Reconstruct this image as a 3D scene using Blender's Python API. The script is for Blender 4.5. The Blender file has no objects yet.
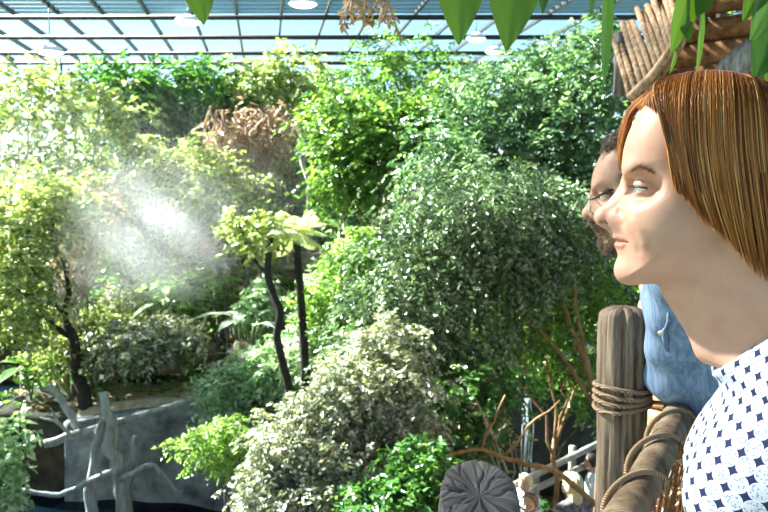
import bpy, math, random
import numpy as np
from mathutils import Vector, Matrix
PI = math.pi
SC = bpy.context.scene
COL = SC.collection
FPX = 823.0
PITCH = math.atan(64/823)
CAMZ = 1.5
rng = np.random.default_rng(7)
random.seed(7)

def at(px, py, Y):
    """world point seen at photo pixel px,py at the distance y = Y"""
    dx, dy = (px-384)/FPX, (256-py)/FPX
    y = math.cos(PITCH) + math.sin(PITCH)*dy
    z = -math.sin(PITCH) + math.cos(PITCH)*dy
    s = Y/y
    return np.array((dx*s, Y, CAMZ + z*s))

def atz(px, py, Z):
    dx, dy = (px-384)/FPX, (256-py)/FPX
    y = math.cos(PITCH) + math.sin(PITCH)*dy
    z = -math.sin(PITCH) + math.cos(PITCH)*dy
    s = (Z-CAMZ)/z
    return np.array((dx*s, y*s, Z))

def unit(v):
    v = np.asarray(v, float)
    return v/np.maximum(np.linalg.norm(v, axis=-1, keepdims=True), 1e-9)

# ---------------------------------------------------------------- mesh building
class MB:
    """collects geometry; build() links it as ONE mesh object"""
    def __init__(s): s.v = []; s.f = []; s.n = 0; s.uv = None
    def add(s, verts, faces):
        verts = np.asarray(verts, float).reshape(-1, 3)
        for k in faces if isinstance(faces, list) and len(faces) and isinstance(faces[0], np.ndarray) and faces[0].ndim == 2 else [faces]:
            if isinstance(k, np.ndarray):
                s.f.append(k + s.n)
            else:
                by = {}
                for q in k: by.setdefault(len(q), []).append(q)
                for q in by.values(): s.f.append(np.array(q, int) + s.n)
        s.v.append(verts); s.n += len(verts)
        return s
    def box(s, c, size, R=None):
        h = np.array(size)/2
        v = np.array([(x, y, z) for x in (-1, 1) for y in (-1, 1) for z in (-1, 1)])*h
        if R is not None: v = v @ np.asarray(R).T
        s.add(v + np.asarray(c), [(0,1,3,2),(4,6,7,5),(0,4,5,1),(2,3,7,6),(0,2,6,4),(1,5,7,3)])
        return s
    def beam(s, a, b, w, h, up=(0,0,1)):
        a, b = np.asarray(a, float), np.asarray(b, float)
        d = b-a; L = np.linalg.norm(d); d /= L
        u = unit(np.cross(up, d)); t = np.cross(d, u)
        return s.box((a+b)/2, (L, w, h), np.stack([d, u, t], 1))
    def tube(s, pts, rad, n=8, cap=True, closed=False, twist=None):
        pts = np.asarray(pts, float); m = len(pts)
        rad = np.full(m, rad) if np.isscalar(rad) else np.asarray(rad, float)
        if closed: tg = np.roll(pts, -1, 0) - np.roll(pts, 1, 0)
        else: tg = np.gradient(pts, axis=0)
        tg = unit(tg)
        u = np.cross(tg[0], (0, 0, 1.0) if abs(tg[0][2]) < .9 else (1.0, 0, 0)); u = unit(u)
        fr = []
        for i in range(m):
            u = unit(u - tg[i]*np.dot(u, tg[i])); fr.append((u, np.cross(tg[i], u)))
        a = np.linspace(0, 2*PI, n, endpoint=False)
        V = []
        for i in range(m):
            V.append(pts[i] + rad[i]*(np.cos(a)[:, None]*fr[i][0] + np.sin(a)[:, None]*fr[i][1]))
        V = np.concatenate(V)
        F = []
        for i in range(m if closed else m-1):
            j = (i+1) % m
            for k in range(n):
                k2 = (k+1) % n
                F.append((i*n+k, i*n+k2, j*n+k2, j*n+k))
        if cap and not closed:
            F.append(tuple(range(n-1, -1, -1))); F.append(tuple((m-1)*n+k for k in range(n)))
        s.add(V, F)
        return s
    def lathe(s, c, prof, n=24, axis=None):
        prof = np.asarray(prof, float); a = np.linspace(0, 2*PI, n, endpoint=False); m = len(prof)
        V = np.stack([np.outer(prof[:, 0], np.cos(a)), np.outer(prof[:, 0], np.sin(a)), np.repeat(prof[:, 1:2], n, 1)], -1).reshape(-1, 3)
        F = [(i*n+k, i*n+(k+1) % n, (i+1)*n+(k+1) % n, (i+1)*n+k) for i in range(m-1) for k in range(n)]
        if axis is not None:
            z = unit(axis); x = unit(np.cross((0, 1, 0) if abs(z[1]) < .9 else (1, 0, 0), z)); V = V @ np.stack([x, np.cross(z, x), z], 1).T
        s.add(V + np.asarray(c), F)
        return s
    def build(s, name, mat, parent=None, smooth=True, uv=None):
        V = np.concatenate(s.v) if s.v else np.zeros((0, 3))
        return mesh_obj(name, V, s.f, mat, parent, smooth)

def mesh_obj(name, V, faces, mat, parent=None, smooth=True):
    me = bpy.data.meshes.new(name)
    V = np.asarray(V, np.float32)
    me.vertices.add(len(V)); me.vertices.foreach_set('co', V.ravel())
    li = np.concatenate([f.ravel() for f in faces]).astype(np.int32)
    tot = np.concatenate([np.full(len(f), f.shape[1]) for f in faces]).astype(np.int32)
    st = np.concatenate([[0], np.cumsum(tot)[:-1]]).astype(np.int32)
    me.loops.add(len(li)); me.loops.foreach_set('vertex_index', li)
    me.polygons.add(len(tot)); me.polygons.foreach_set('loop_start', st)
    me.update(calc_edges=True); me.validate()
    if smooth: me.polygons.foreach_set('use_smooth', np.ones(len(me.polygons), bool))
    for m in (mat if isinstance(mat, (list, tuple)) else [mat]): me.materials.append(m)
    o = bpy.data.objects.new(name, me); COL.objects.link(o)
    if parent is not None:
        o.parent = parent
        o.matrix_parent_inverse = world_of(parent).inverted()
    return o

def world_of(o):
    m = o.matrix_basis.copy()
    if o.parent is not None: m = world_of(o.parent) @ o.matrix_parent_inverse @ m
    return m

def tag(o, label=None, cat=None, group=None, kind=None):
    if label: o['label'] = label
    if cat: o['category'] = cat
    if group: o['group'] = group
    if kind: o['kind'] = kind
    return o
def thing(name, loc, label, cat, group=None, kind=None):
    o = bpy.data.objects.new(name, None); COL.objects.link(o); o.location = tuple(map(float, loc)); o.empty_display_size = .2
    return tag(o, label, cat, group, kind)

# ---------------------------------------------------------------- materials
def newmat(name):
    m = bpy.data.materials.new(name); m.use_nodes = True
    nt = m.node_tree; nt.nodes.clear()
    out = nt.nodes.new('ShaderNodeOutputMaterial')
    return m, nt, out
def N(nt, t, **kw):
    n = nt.nodes.new('ShaderNode'+t)
    for k, v in kw.items():
        if k.startswith('i_'):
            n.inputs[k[2:].replace('_', ' ')].default_value = v
        else: setattr(n, k, v)
    return n
def ramp(nt, stops, interp='LINEAR'):
    r = nt.nodes.new('ShaderNodeValToRGB'); e = r.color_ramp.elements; r.color_ramp.interpolation = interp
    while len(e) < len(stops): e.new(.5)
    for x, (p, c) in zip(e, stops): x.position = p; x.color = (*c, 1) if len(c) == 3 else c
    return r
def c4(c): return (*c, 1.0)
def simple(name, col, rough=.6, metal=0, spec=.5, noise=0, scale=20, bump=0, col2=None, stretch=None):
    m, nt, out = newmat(name)
    p = N(nt, 'BsdfPrincipled'); p.inputs['Roughness'].default_value = rough; p.inputs['Metallic'].default_value = metal
    p.inputs['Specular IOR Level'].default_value = spec
    nt.links.new(p.outputs[0], out.inputs[0])
    if col2 is None and not bump: p.inputs['Base Color'].default_value = c4(col); return m
    tc = N(nt, 'TexCoord'); mp = N(nt, 'Mapping'); nt.links.new(tc.outputs['Object'], mp.inputs[0])
    if stretch: mp.inputs['Scale'].default_value = stretch
    nz = N(nt, 'TexNoise'); nz.inputs['Scale'].default_value = scale; nz.inputs['Detail'].default_value = 6; nz.inputs['Roughness'].default_value = .65
    nt.links.new(mp.outputs[0], nz.inputs['Vector'])
    r = ramp(nt, [(.35, col), (.65, col2 or col)]); nt.links.new(nz.outputs['Fac'], r.inputs[0]); nt.links.new(r.outputs[0], p.inputs['Base Color'])
    if bump:
        b = N(nt, 'Bump'); b.inputs['Strength'].default_value = 1; b.inputs['Distance'].default_value = bump
        nt.links.new(nz.outputs['Fac'], b.inputs['Height']); nt.links.new(b.outputs[0], p.inputs['Normal'])
    return m
def leafmat(name, cols, trans=.4, tcol=None, rough=.35, spec=.5, tmul=1.6):
    """foliage: reflected colour varies from leaf to leaf, part of the light passes through the blade"""
    m, nt, out = newmat(name)
    g = N(nt, 'NewGeometry')
    r = ramp(nt, [(i/(len(cols)-1) if len(cols) > 1 else 0, c) for i, c in enumerate(cols)])
    nt.links.new(g.outputs['Random Per Island'], r.inputs[0])
    p = N(nt, 'BsdfPrincipled'); p.inputs['Roughness'].default_value = rough; p.inputs['Specular IOR Level'].default_value = spec
    nt.links.new(r.outputs[0], p.inputs['Base Color'])
    t = N(nt, 'BsdfTranslucent')
    mx = N(nt, 'Mix', data_type='RGBA', blend_type='MULTIPLY'); mx.inputs[0].default_value = 1
    nt.links.new(r.outputs[0], mx.inputs[6]); mx.inputs[7].default_value = c4(tcol or (tmul*1.25, tmul*1.15, tmul*.45))
    nt.links.new(mx.outputs[2], t.inputs[0])
    ms = N(nt, 'MixShader'); ms.inputs[0].default_value = trans
    nt.links.new(p.outputs[0], ms.inputs[1]); nt.links.new(t.outputs[0], ms.inputs[2]); nt.links.new(ms.outputs[0], out.inputs[0])
    return m

# ---------------------------------------------------------------- camera, view
cam = bpy.data.cameras.new('camera'); cam.sensor_width = 36; cam.lens = FPX/768*36; cam.clip_start = .02; cam.clip_end = 500
co = bpy.data.objects.new('camera', cam); COL.objects.link(co)
co.location = (0, 0, CAMZ); co.rotation_euler = (PI/2-PITCH, 0, 0); SC.camera = co
cam.dof.use_dof = True; cam.dof.focus_distance = 1.02; cam.dof.aperture_fstop = 17
SC.view_settings.view_transform = 'Standard'; SC.view_settings.look = 'None'; SC.view_settings.gamma = 1; SC.view_settings.use_curve_mapping = False
SC.view_settings.exposure = 1.36
SC.cycles.use_denoising = True
SC.cycles.max_bounces = 8; SC.cycles.transparent_max_bounces = 16; SC.cycles.diffuse_bounces = 3; SC.cycles.transmission_bounces = 4
SC.cycles.sample_clamp_indirect = 6
# ---------------------------------------------------------------- daylight
SUN = unit((-.72, .38, .62))
w = bpy.data.worlds.new('sky'); SC.world = w; w.use_nodes = True
nt = w.node_tree; bg = nt.nodes['Background']
sky = nt.nodes.new('ShaderNodeTexSky'); sky.sky_type = 'NISHITA'; sky.sun_disc = False
sky.sun_elevation = math.asin(SUN[2]); sky.sun_rotation = math.atan2(SUN[0], SUN[1]); sky.air_density = 1.0; sky.dust_density = .6
nt.links.new(sky.outputs[0], bg.inputs[0]); bg.inputs[1].default_value = .125
sl = bpy.data.lights.new('sun', 'SUN'); sl.energy = 27; sl.angle = math.radians(2.4); sl.color = (1, .945, .85)
so = bpy.data.objects.new('sun', sl); COL.objects.link(so); so.location = tuple(SUN*30)
so.rotation_euler = Vector(tuple(SUN)).to_track_quat('Z', 'Y').to_euler()

# ---------------------------------------------------------------- ground
def smooth(a, b, x):
    t = np.clip((x-a)/(b-a), 0, 1); return t*t*(3-2*t)
def ground_z(x, y):
    terr = np.maximum(1.0*smooth(14.5, 17, y), 1.05*smooth(14.15, 14.5, y)*smooth(-1.0, -2.0, x))
    z = -3.4 + terr + 1.5*smooth(17, 21, y) + .5*smooth(22, 26, y)
    pond = np.maximum(smooth(-1.9, -2.6, x)*smooth(7.0, 9.0, y)*smooth(14.5, 14.2, y), smooth(-6.9, -8.2, x)*smooth(7, 9, y)*smooth(25, 22.5, y))
    z = z*(1-pond) - 4.9*pond
    bank = smooth(.6, 2.2, x)*smooth(11.5, 13.5, y)
    z = z + bank*1.2*smooth(18, 14, y)
    z = z + .08*np.sin(x*1.7+y*.6) + .07*np.sin(y*2.1-x*.9)
    return z
gx, gy = np.meshgrid(np.linspace(-15.3, 15.3, 205), np.linspace(-3.8, 28.5, 259), indexing='ij')
gz = ground_z(gx, gy)
idx = np.arange(205*259).reshape(205, 259)
gf = np.stack([idx[:-1, :-1], idx[1:, :-1], idx[1:, 1:], idx[:-1, 1:]], -1).reshape(-1, 4)
soil = simple('soil', (.030, .022, .013), .95, col2=(.11, .080, .045), scale=3.5, bump=.08)
g = mesh_obj('ground', np.stack([gx, gy, gz], -1).reshape(-1, 3), [gf], soil)
water = simple('dark_water', (.004, .010, .018), .12, spec=.25)
wo = MB().box((-8.4, 15.3, -3.94), (13.6, 18.5, .08)).build('water', water, smooth=False)
tag(wo, 'dark still pond water below the basin wall at the lower left', 'water', kind='structure')
tag(g, 'dark brown soil floor of the tropical hall rising towards the back', 'ground', kind='structure')
outm = simple('outside_grass', (.10, .13, .06), .9)
o = MB().box((0, 60, -4.35), (500, 500, .1)).build('exterior_ground', outm, smooth=False)
tag(o, 'grass outside the glass hall', 'ground', kind='structure')

# ---------------------------------------------------------------- glazed roof
ROOF = 6.0
steel = simple('dark_steel', (.018, .022, .028), .5, metal=.3)
def glassmat(name, tint, refl=.04, haze=0, hazecol=(.5, .6, .7)):
    m, nt, out = newmat(name)
    t = N(nt, 'BsdfTransparent'); t.inputs[0].default_value = c4(tint)
    gl = N(nt, 'BsdfGlossy'); gl.inputs['Roughness'].default_value = .05; gl.inputs[0].default_value = (.9, .95, 1, 1)
    m1 = N(nt, 'MixShader'); m1.inputs[0].default_value = refl; nt.links.new(t.outputs[0], m1.inputs[1]); nt.links.new(gl.outputs[0], m1.inputs[2])
    last = m1
    if haze:
        d = N(nt, 'BsdfTranslucent'); d.inputs[0].default_value = c4(hazecol)
        m2 = N(nt, 'MixShader'); m2.inputs[0].default_value = haze
        nt.links.new(m1.outputs[0], m2.inputs[1]); nt.links.new(d.outputs[0], m2.inputs[2]); last = m2
    nt.links.new(last.outputs[0], out.inputs[0])
    return m
clear = glassmat('clear_glass', (.87, .935, .96))
shade = glassmat('blue_shaded_glass', (.30, .39, .44))
ceil = thing('ceiling', (0, 12, ROOF), 'flat glazed roof on dark steel rafters over the jungle hall', 'roof', kind='structure')
DX = 1.125; VX = (265-384)/FPX
dirv = np.array((VX, 1, 0))
for k in range(-16, 22):
    # rafters run away from the viewer, spaced evenly
    x0 = DX*(k+.42)
    a = np.array((x0-VX*0, -4, ROOF)) + np.array((VX*-4, 0, 0)); b = np.array((x0+VX*28.6, 28.6, ROOF))
    if abs((a[0]+b[0])/2) > 16: continue
    MB().beam(a, b, .06, .12).build('rafter', steel, ceil, smooth=False)
PY = [2.2, 4.9, 7.6, 10.3, 13.0, 15.7, 18.45, 21.2, 23.9, 26.6, 28.6]
for y in PY:
    MB().beam((-17, y, ROOF-.1), (17, y, ROOF-.1), .08, .12).build('purlin', steel, ceil, smooth=False)
MB().box((0, 12.95, ROOF+.12), (34, 11, .012)).build('glazing', clear, ceil, smooth=False)
dim_glass = glassmat('added_dimming_glass', (.385, .38, .375))  # added tint on bays out of view, dims the sun on the walkway
MB().box((0, 1.7, ROOF+.12), (34, 11.5, .012)).build('added_dimming_glazing', dim_glass, ceil, smooth=False)
MB().box((0, 19.825, ROOF+.12), (34, 2.75, .012)).build('glazing', clear, ceil, smooth=False)
finm = leafmat('blue_grey_added_fin', [(.20, .30, .36), (.24, .35, .41)], .5, tcol=(1, 1, 1), rough=.6)
for y in np.arange(18.6, 21.2, .42):  # invented fins: darken this bay at a low view angle, let the sun through
    MB().box((0, y, ROOF+.045), (34, .012, .13)).build('added_roof_fin', finm, ceil, smooth=False)
fargl = glassmat('cyan_glass', (.80, .90, .93))
MB().box((0, 24.95, ROOF+.12), (34, 7.4, .012)).build('glazing', fargl, ceil, smooth=False)
# lamps hung under the roof
lamp_white = simple('lamp_enamel', (.85, .86, .88), .4)
lm, nt2, out2 = newmat('lamp_glow'); em = N(nt2, 'Emission'); em.inputs[0].default_value = (1, .97, .92, 1); em.inputs[1].default_value = 2.2; nt2.links.new(em.outputs[0], out2.inputs[0])
for (px, py, Y, lab) in ((303, 4, 19.0, 'round white lamp under the roof, whole and above the brown dried fronds'),
                         (188, 22, 20.5, 'round white lamp partly behind the single hanging leaf at the top'),
                         (50, 52, 20.0, 'round white lamp nearest the roof corner above the sunlit tree'),
                         (476, 39, 22, 'small white lamp just below the first heart-shaped leaf tip'),
                         (494, 52, 25, 'smallest white lamp, between the two heart-shaped leaves')):
    c = at(px, py, Y)
    L = thing('pendant_lamp', c, lab, 'lamp', 'round lamps under the glass roof')
    r = .34 if Y < 21 else .27
    MB().lamp if False else None
    MB().lathe(c, [(.02, .17), (.1, .16), (r*.75, .1), (r, 0), (r*.97, -.012), (.9*r, 0)], 28).build('lamp_shade', lamp_white, L)
    MB().lathe(c, [(r*.93, .0), (r*.7, -.05), (r*.3, -.075), (.001, -.08)], 28).build('diffuser', lm, L)
    MB().tube([c+(0, 0, .16), (c[0], c[1], ROOF-.02)], .012, 6).build('hanger', steel, L)

# ---------------------------------------------------------------- walls
conc = simple('wall_concrete', (.16, .16, .15), .9, col2=(.26, .26, .25), scale=2)
for nm, a, b in (('wall_back', (-15.5, 28.6), (15.5, 28.6)), ('wall_left', (-15.5, -4), (-15.5, 28.6)), ('wall_right', (15.5, -4), (15.5, 28.6)), ('wall_front', (-15.5, -4), (15.5, -4))):
    W = thing(nm, ((a[0]+b[0])/2, (a[1]+b[1])/2, -3.4), 'glazed side of the hall on a low concrete plinth', 'wall', kind='structure')
    a3, b3 = np.array((*a, 0.)), np.array((*b, 0.))
    MB().beam(a3+(0, 0, -2.6), b3+(0, 0, -2.6), .3, 3.2).build('plinth', conc, W, smooth=False)
    MB().beam(a3+(0, 0, 2.6), b3+(0, 0, 2.6), .012, 7.1).build('glazing', clear, W, smooth=False)
    d = b3-a3; n = int(round(np.linalg.norm(d)/2.25))
    for i in range(n+1):
        q = a3+d*i/n
        MB().box((q[0], q[1], 2.5), (.09, .09, 7)).build('mullion', steel, W, smooth=False)
    for z in (.2, 2.1, 4.0):
        MB().beam(a3+(0, 0, z), b3+(0, 0, z), .08, .1).build('transom', steel, W, smooth=False)
# ---------------------------------------------------------------- foliage building
def leaf_blades(P, D, Nn, L, W, droop=0.0):
    """one folded pointed blade of six corners per row of P (base), D (direction), Nn (face normal)"""
    D = unit(D); S = unit(np.cross(D, Nn)); Nn = unit(np.cross(S, D))
    L = np.broadcast_to(L, (len(P),))[:, None]; W = np.broadcast_to(W, (len(P),))[:, None]
    up = .22*W
    v = np.stack([P, P+D*L*.32+S*W*.5+Nn*up, P+D*L*.7+S*W*.36+Nn*up-Nn*L*droop*.5, P+D*L-Nn*L*droop,
                  P+D*L*.7-S*W*.36+Nn*up-Nn*L*droop*.5, P+D*L*.32-S*W*.5+Nn*up], 1)
    n = len(P); b = np.arange(n)[:, None]*6
    f = np.concatenate([b+np.array([0, 3, 2, 1]), b+np.array([0, 5, 4, 3])])
    return v.reshape(-1, 3), f

def rand_unit(n, r=None):
    v = (r or rng).normal(size=(n, 3)); return unit(v)

def sprays(centers, dirs, per, slen, L, aspect, droop=.15, up=.6, spread=.9, jitter=.25):
    """leafy twigs: each twig carries `per` leaves along its length"""
    n = len(centers)
    t = (np.arange(per)+.5)/per
    T = np.repeat(dirs, per, 0); C = np.repeat(centers, per, 0)
    tt = np.tile(t, n)[:, None]
    sl = np.repeat(slen*rng.uniform(.6, 1.3, n), per)[:, None]
    P = C + T*sl*(tt-.3) - np.array((0, 0, 1))*sl*tt**2*.35
    side = unit(np.cross(T, np.array((0, 0, 1.0)) + .3*rng.normal(size=T.shape)))
    sg = np.where(np.arange(n*per) % 2, 1, -1)[:, None]
    D = unit(T*.55 + side*sg*spread + rng.normal(size=T.shape)*jitter + np.array((0, 0, -.25)))
    Nn = unit(np.array((0, 0, up)) + T*.2 + rng.normal(size=T.shape)*.55)
    LL = L*rng.uniform(.65, 1.25, n*per)
    return leaf_blades(P, D, Nn, LL, LL*aspect, droop)

def blob_points(blobs, n, shell=.55):
    """points towards the skin of a set of ellipsoids [(centre, radii, weight)]"""
    wts = np.array([b[2]*np.prod(b[1])**(2/3) for b in blobs]); k = rng.choice(len(blobs), n, p=wts/wts.sum())
    C = np.array([b[0] for b in blobs])[k]; R = np.array([b[1] for b in blobs])[k]
    d = rand_unit(n)
    r = 1 - (1-shell)*rng.random(n)**1.5
    r = np.where(rng.random(n) < .12, rng.random(n)*.7, r)
    # uneven skin so that the crown has bumps and gaps
    ph = C.sum(1)
    bump = 1 + .24*np.sin(d[:, 0]*6+ph)*np.sin(d[:, 2]*7+2*ph) + .18*np.sin(d[:, 1]*9-ph+d[:, 2]*5) + .10*rng.normal(size=n)
    return C + d*R*(r*bump)[:, None], unit(d*R/np.max(R, 1)[:, None] if R.ndim == 1 else d)

def crown(name, mat, blobs, n, per, slen, L, aspect, parent=None, droop=.15, up=.6, hang=.25, shell=.55, minz=None, spread=.9):
    C, D = blob_points(blobs, n, shell)
    if minz is not None:
        keep = C[:, 2] > ground_z(C[:, 0], C[:, 1]) + minz; C, D = C[keep], D[keep]
    D = unit(D + rand_unit(len(D))*.6 + np.array((0, 0, -hang)))
    v, f = sprays(C, D, per, slen, L, aspect, droop, up, spread)
    return mesh_obj(name, v, [f], mat, parent, smooth=False)

def pblob(px, py, Y, rx, ry, ryd=None, w=1.0):
    c = at(px, py, Y); s = Y/FPX
    return (c, np.array((rx*s, (ryd if ryd is not None else max(rx, ry)*.7)*s, ry*s)), w)

def wig(a, b, n=8, amp=.1, seed=0):
    r = np.random.default_rng(seed); a, b = np.asarray(a, float), np.asarray(b, float)
    t = np.linspace(0, 1, n)[:, None]; L = np.linalg.norm(b-a)
    off = np.cumsum(r.normal(size=(n, 3)), 0); off -= off[0] + (off[-1]-off[0])*t
    return a+(b-a)*t + off*amp*L/n

bark = simple('bark', (.055, .042, .030), .9, col2=(.15, .12, .09), scale=18, bump=.02, stretch=(1, 1, .2))
bark_pale = simple('pale_bark', (.20, .17, .14), .85, col2=(.42, .38, .32), scale=14, bump=.02, stretch=(1, 1, .25))
bark_dark = simple('dark_bark', (.012, .010, .008), .9, col2=(.045, .036, .028), scale=18, bump=.02, stretch=(1, 1, .2))
bark_warm = simple('warm_bark', (.16, .085, .035), .8, col2=(.34, .20, .09), scale=18, bump=.01, stretch=(1, 1, .2))

def trunk_mesh(parent, base, blobs, r, mat, seed=0, name='trunk', limbs=None):
    base = np.array(base, float); base[2] = ground_z(base[0], base[1]) - .15
    m = MB()
    cs = np.array([b[0] for b in blobs]); top = cs.mean(0)
    fork = base + (top-base)*.55; fork[:2] = base[:2]*.6 + top[:2]*.4
    p = wig(base, fork, 8, .25, seed); m.tube(p, np.linspace(r*1.25, r*.75, 8), 9)
    for i, b in enumerate(blobs):
        q = wig(fork - (fork-base)*.06*(i % 3), b[0] + np.array((0, 0, b[1][2]*.35)), 8, .35, seed+i+1)
        m.tube(q, np.linspace(r*.6, r*.1, 8), 7)
        for j in range(4):
            e = b[0] + rand_unit(1)[0]*b[1]*.8
            m.tube(wig(q[3+j], e, 6, .3, seed+10*i+j), np.linspace(r*.22, r*.05, 6), 5)
    return m.build(name, mat, parent)

LM = {}
LM['sun'] = leafmat('sunlit_yellow_green_leaf', [(.09, .15, .03), (.20, .27, .06), (.46, .50, .20), (.13, .21, .045), (.64, .66, .48), (.24, .31, .08)], .42, rough=.38, tcol=(1.4, 1.4, .8))  # sun-bright patches and dark gaps are put into the leaf tones
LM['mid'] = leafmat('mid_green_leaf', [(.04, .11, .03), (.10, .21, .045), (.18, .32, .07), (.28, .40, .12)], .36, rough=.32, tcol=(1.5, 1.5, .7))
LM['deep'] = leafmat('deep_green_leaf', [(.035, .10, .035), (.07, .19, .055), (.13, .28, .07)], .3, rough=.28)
LM['blue'] = leafmat('blue_green_leaf', [(.03, .085, .05), (.085, .17, .085), (.15, .26, .13), (.26, .38, .22)], .33, rough=.28, tcol=(1.5, 1.55, .8), spec=.7)
LM['grey'] = leafmat('grey_green_leaf', [(.025, .055, .025), (.08, .14, .06), (.15, .21, .11), (.28, .34, .22)], .24, rough=.25, spec=1.0, tcol=(1.3, 1.5, .8))
LM['white'] = leafmat('white_glint_leaf', [(.08, .12, .05), (.30, .33, .22), (.72, .74, .70), (.05, .09, .03), (.52, .55, .48)], .18, rough=.35, spec=.7)  # light glinting on glossy leaves, put in as white leaf colours
LM['lime'] = leafmat('lime_leaf', [(.12, .24, .05), (.24, .38, .10), (.38, .52, .18)], .4, tcol=(1.4, 1.4, .8))
LM['pale'] = leafmat('pale_broad_leaf', [(.14, .30, .14), (.34, .50, .30), (.64, .72, .58), (.10, .22, .08)], .34, rough=.28, tcol=(1.4, 1.4, .8))
LM['dry'] = leafmat('dry_leaf', [(.30, .19, .10), (.50, .36, .22), (.66, .54, .40)], .25, tcol=(1.2, 1.1, .9), rough=.7)

def tree(name, label, cat, mat, blobs, n, per, slen, L, asp, base=None, tr=.09, tmat=None, group=None, seed=0, **kw):
    c0 = np.mean([b[0] for b in blobs], 0)
    bx = np.array(base if base is not None else (c0[0], c0[1]), float)
    T = thing(name, (bx[0], bx[1], ground_z(bx[0], bx[1])), label, cat, group)
    trunk_mesh(T, (bx[0], bx[1], 0), blobs, tr, tmat or bark, seed)
    crown('crown', LM[mat] if isinstance(mat, str) else mat, blobs, n, per, slen, L, asp, T, **kw)
    return T

# fillers between the crowns
tree('tropical_tree', 'pale green tree behind the dried roots, right of the dark green tree', 'tree', 'pale',
     [pblob(310, 165, 19.5, 38, 34), pblob(335, 215, 19, 30, 24), pblob(275, 190, 19.8, 28, 22, w=.7)], 620, 8, .5, .15, .48, base=(-1.7, 19.8), tmat=bark_pale, tr=.06, seed=71)
tree('leafy_bush', 'sunlit bush left of the banana-like plant on the slope', 'bush', 'sun',
     [pblob(150, 305, 16.8, 40, 20), pblob(105, 345, 16.2, 30, 16)], 380, 7, .36, .13, .5, tmat=bark_pale, tr=.03, seed=73)
tree('leafy_bush', 'pale bush around the foot of the palm', 'bush', 'pale',
     [pblob(285, 365, 13.2, 26, 26), pblob(310, 345, 12.8, 26, 28)], 360, 8, .3, .11, .5, tr=.03, seed=74)
tree('leafy_bush', 'red-brown and green bush seen through the net beside the blouse', 'bush', 'dry',
     [pblob(672, 470, 5.6, 40, 40), pblob(700, 440, 5.8, 40, 40)], 330, 8, .2, .07, .45, tr=.03, seed=75)
tree('leafy_bush', 'light green bush behind the red-brown bush below the walkway', 'bush', 'lime',
     [pblob(665, 440, 6.6, 40, 36), pblob(720, 470, 6.5, 45, 40)], 330, 8, .22, .08, .5, tr=.03, seed=76)
def bare_bush(lab, blobs, n, seed, leafy=120, L=.13):
    r = np.random.default_rng(seed); c0 = np.mean([b[0] for b in blobs], 0); base = np.array((c0[0], c0[1], ground_z(c0[0], c0[1])-.1))
    T = thing('bare_bush', base, lab, 'bush'); m = MB()
    for i in range(n):
        b = blobs[r.integers(len(blobs))]; e = b[0]+rand_unit(1, r)[0]*b[1]; k = base + (r.normal()*.25, r.normal()*.2, 0); k[2] = ground_z(k[0], k[1])-.1
        q = wig(k, e, 10, .5, seed*100+i); m.tube(q, np.linspace(.03, .008, 10)*r.uniform(.6, 1.3), 5)
        for j in (4, 6, 8): m.tube(wig(q[j], q[j]+r.normal(size=3)*b[1]*.5, 6, .4, seed*100+i+j), np.linspace(.012, .004, 6), 4)
    m.build('branches', bark_pale, T)
    crown('leaves', LM['dry'], blobs, leafy, 6, L*3, L, .5, T)
bare_bush('tangle of pale bare twigs at the left in front of the mist', [pblob(85, 215, 15.6, 32, 34), pblob(60, 255, 15.6, 28, 26)], 26, 81)
bare_bush('tangle of pale bare twigs right of the mist', [pblob(215, 245, 16.6, 40, 30), pblob(250, 270, 16.4, 30, 30)], 30, 82)
bare_bush('pale twigs and pinkish dry leaves above the mist', [pblob(170, 175, 18.6, 60, 24), pblob(130, 195, 18.6, 45, 24)], 24, 83, 260)
bare_bush('brown bare twigs below the dark bush and above the fallen branch', [pblob(450, 400, 7.4, 50, 35), pblob(490, 425, 7.6, 40, 25)], 14, 84, 30, .045)
# far row against the glass
tree('tropical_tree', 'sparse bright tree at the upper left with white glare showing through its leaves', 'tree', 'sun',
     [pblob(35, 95, 19, 75, 28), pblob(20, 165, 18.5, 60, 30, w=.5), pblob(100, 120, 19.5, 55, 40, w=.8), pblob(70, 185, 19, 70, 30, w=.8)], 500, 9, .55, .17, .5, base=(-8.6, 19), seed=1)
tree('tropical_tree', 'dense dark green tree left of centre reaching just under the roof steel', 'tree', 'deep',
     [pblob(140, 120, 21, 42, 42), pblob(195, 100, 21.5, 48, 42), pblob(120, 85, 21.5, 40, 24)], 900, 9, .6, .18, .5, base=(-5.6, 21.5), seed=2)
tree('tropical_tree', 'yellow-green tree in the middle behind the curtain of brown dried roots', 'tree', 'sun',
     [pblob(255, 100, 22, 55, 34), pblob(220, 140, 21.5, 45, 26, w=.7), pblob(290, 75, 22.5, 40, 25, w=.8)], 780, 9, .6, .17, .5, base=(-3.6, 22), seed=3)
tree('tropical_tree', 'dim feathery tree below the dried fronds at the top, in front of the far glazing', 'tree', 'mid',
     [pblob(395, 62, 24, 45, 36), pblob(345, 95, 24, 40, 28), pblob(450, 80, 24, 45, 24)], 620, 9, .6, .16, .4, base=(.3, 24), seed=4)
tree('tropical_tree', 'bright green bushy tree in the centre hanging over pale trunks', 'tree', 'mid',
     [pblob(378, 140, 15.5, 58, 50), pblob(345, 175, 15.2, 32, 30), pblob(430, 130, 15.8, 45, 40), pblob(330, 120, 15.8, 35, 35, w=.7)], 1250, 10, .42, .125, .48, base=(-.2, 16.2), seed=5)
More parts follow.
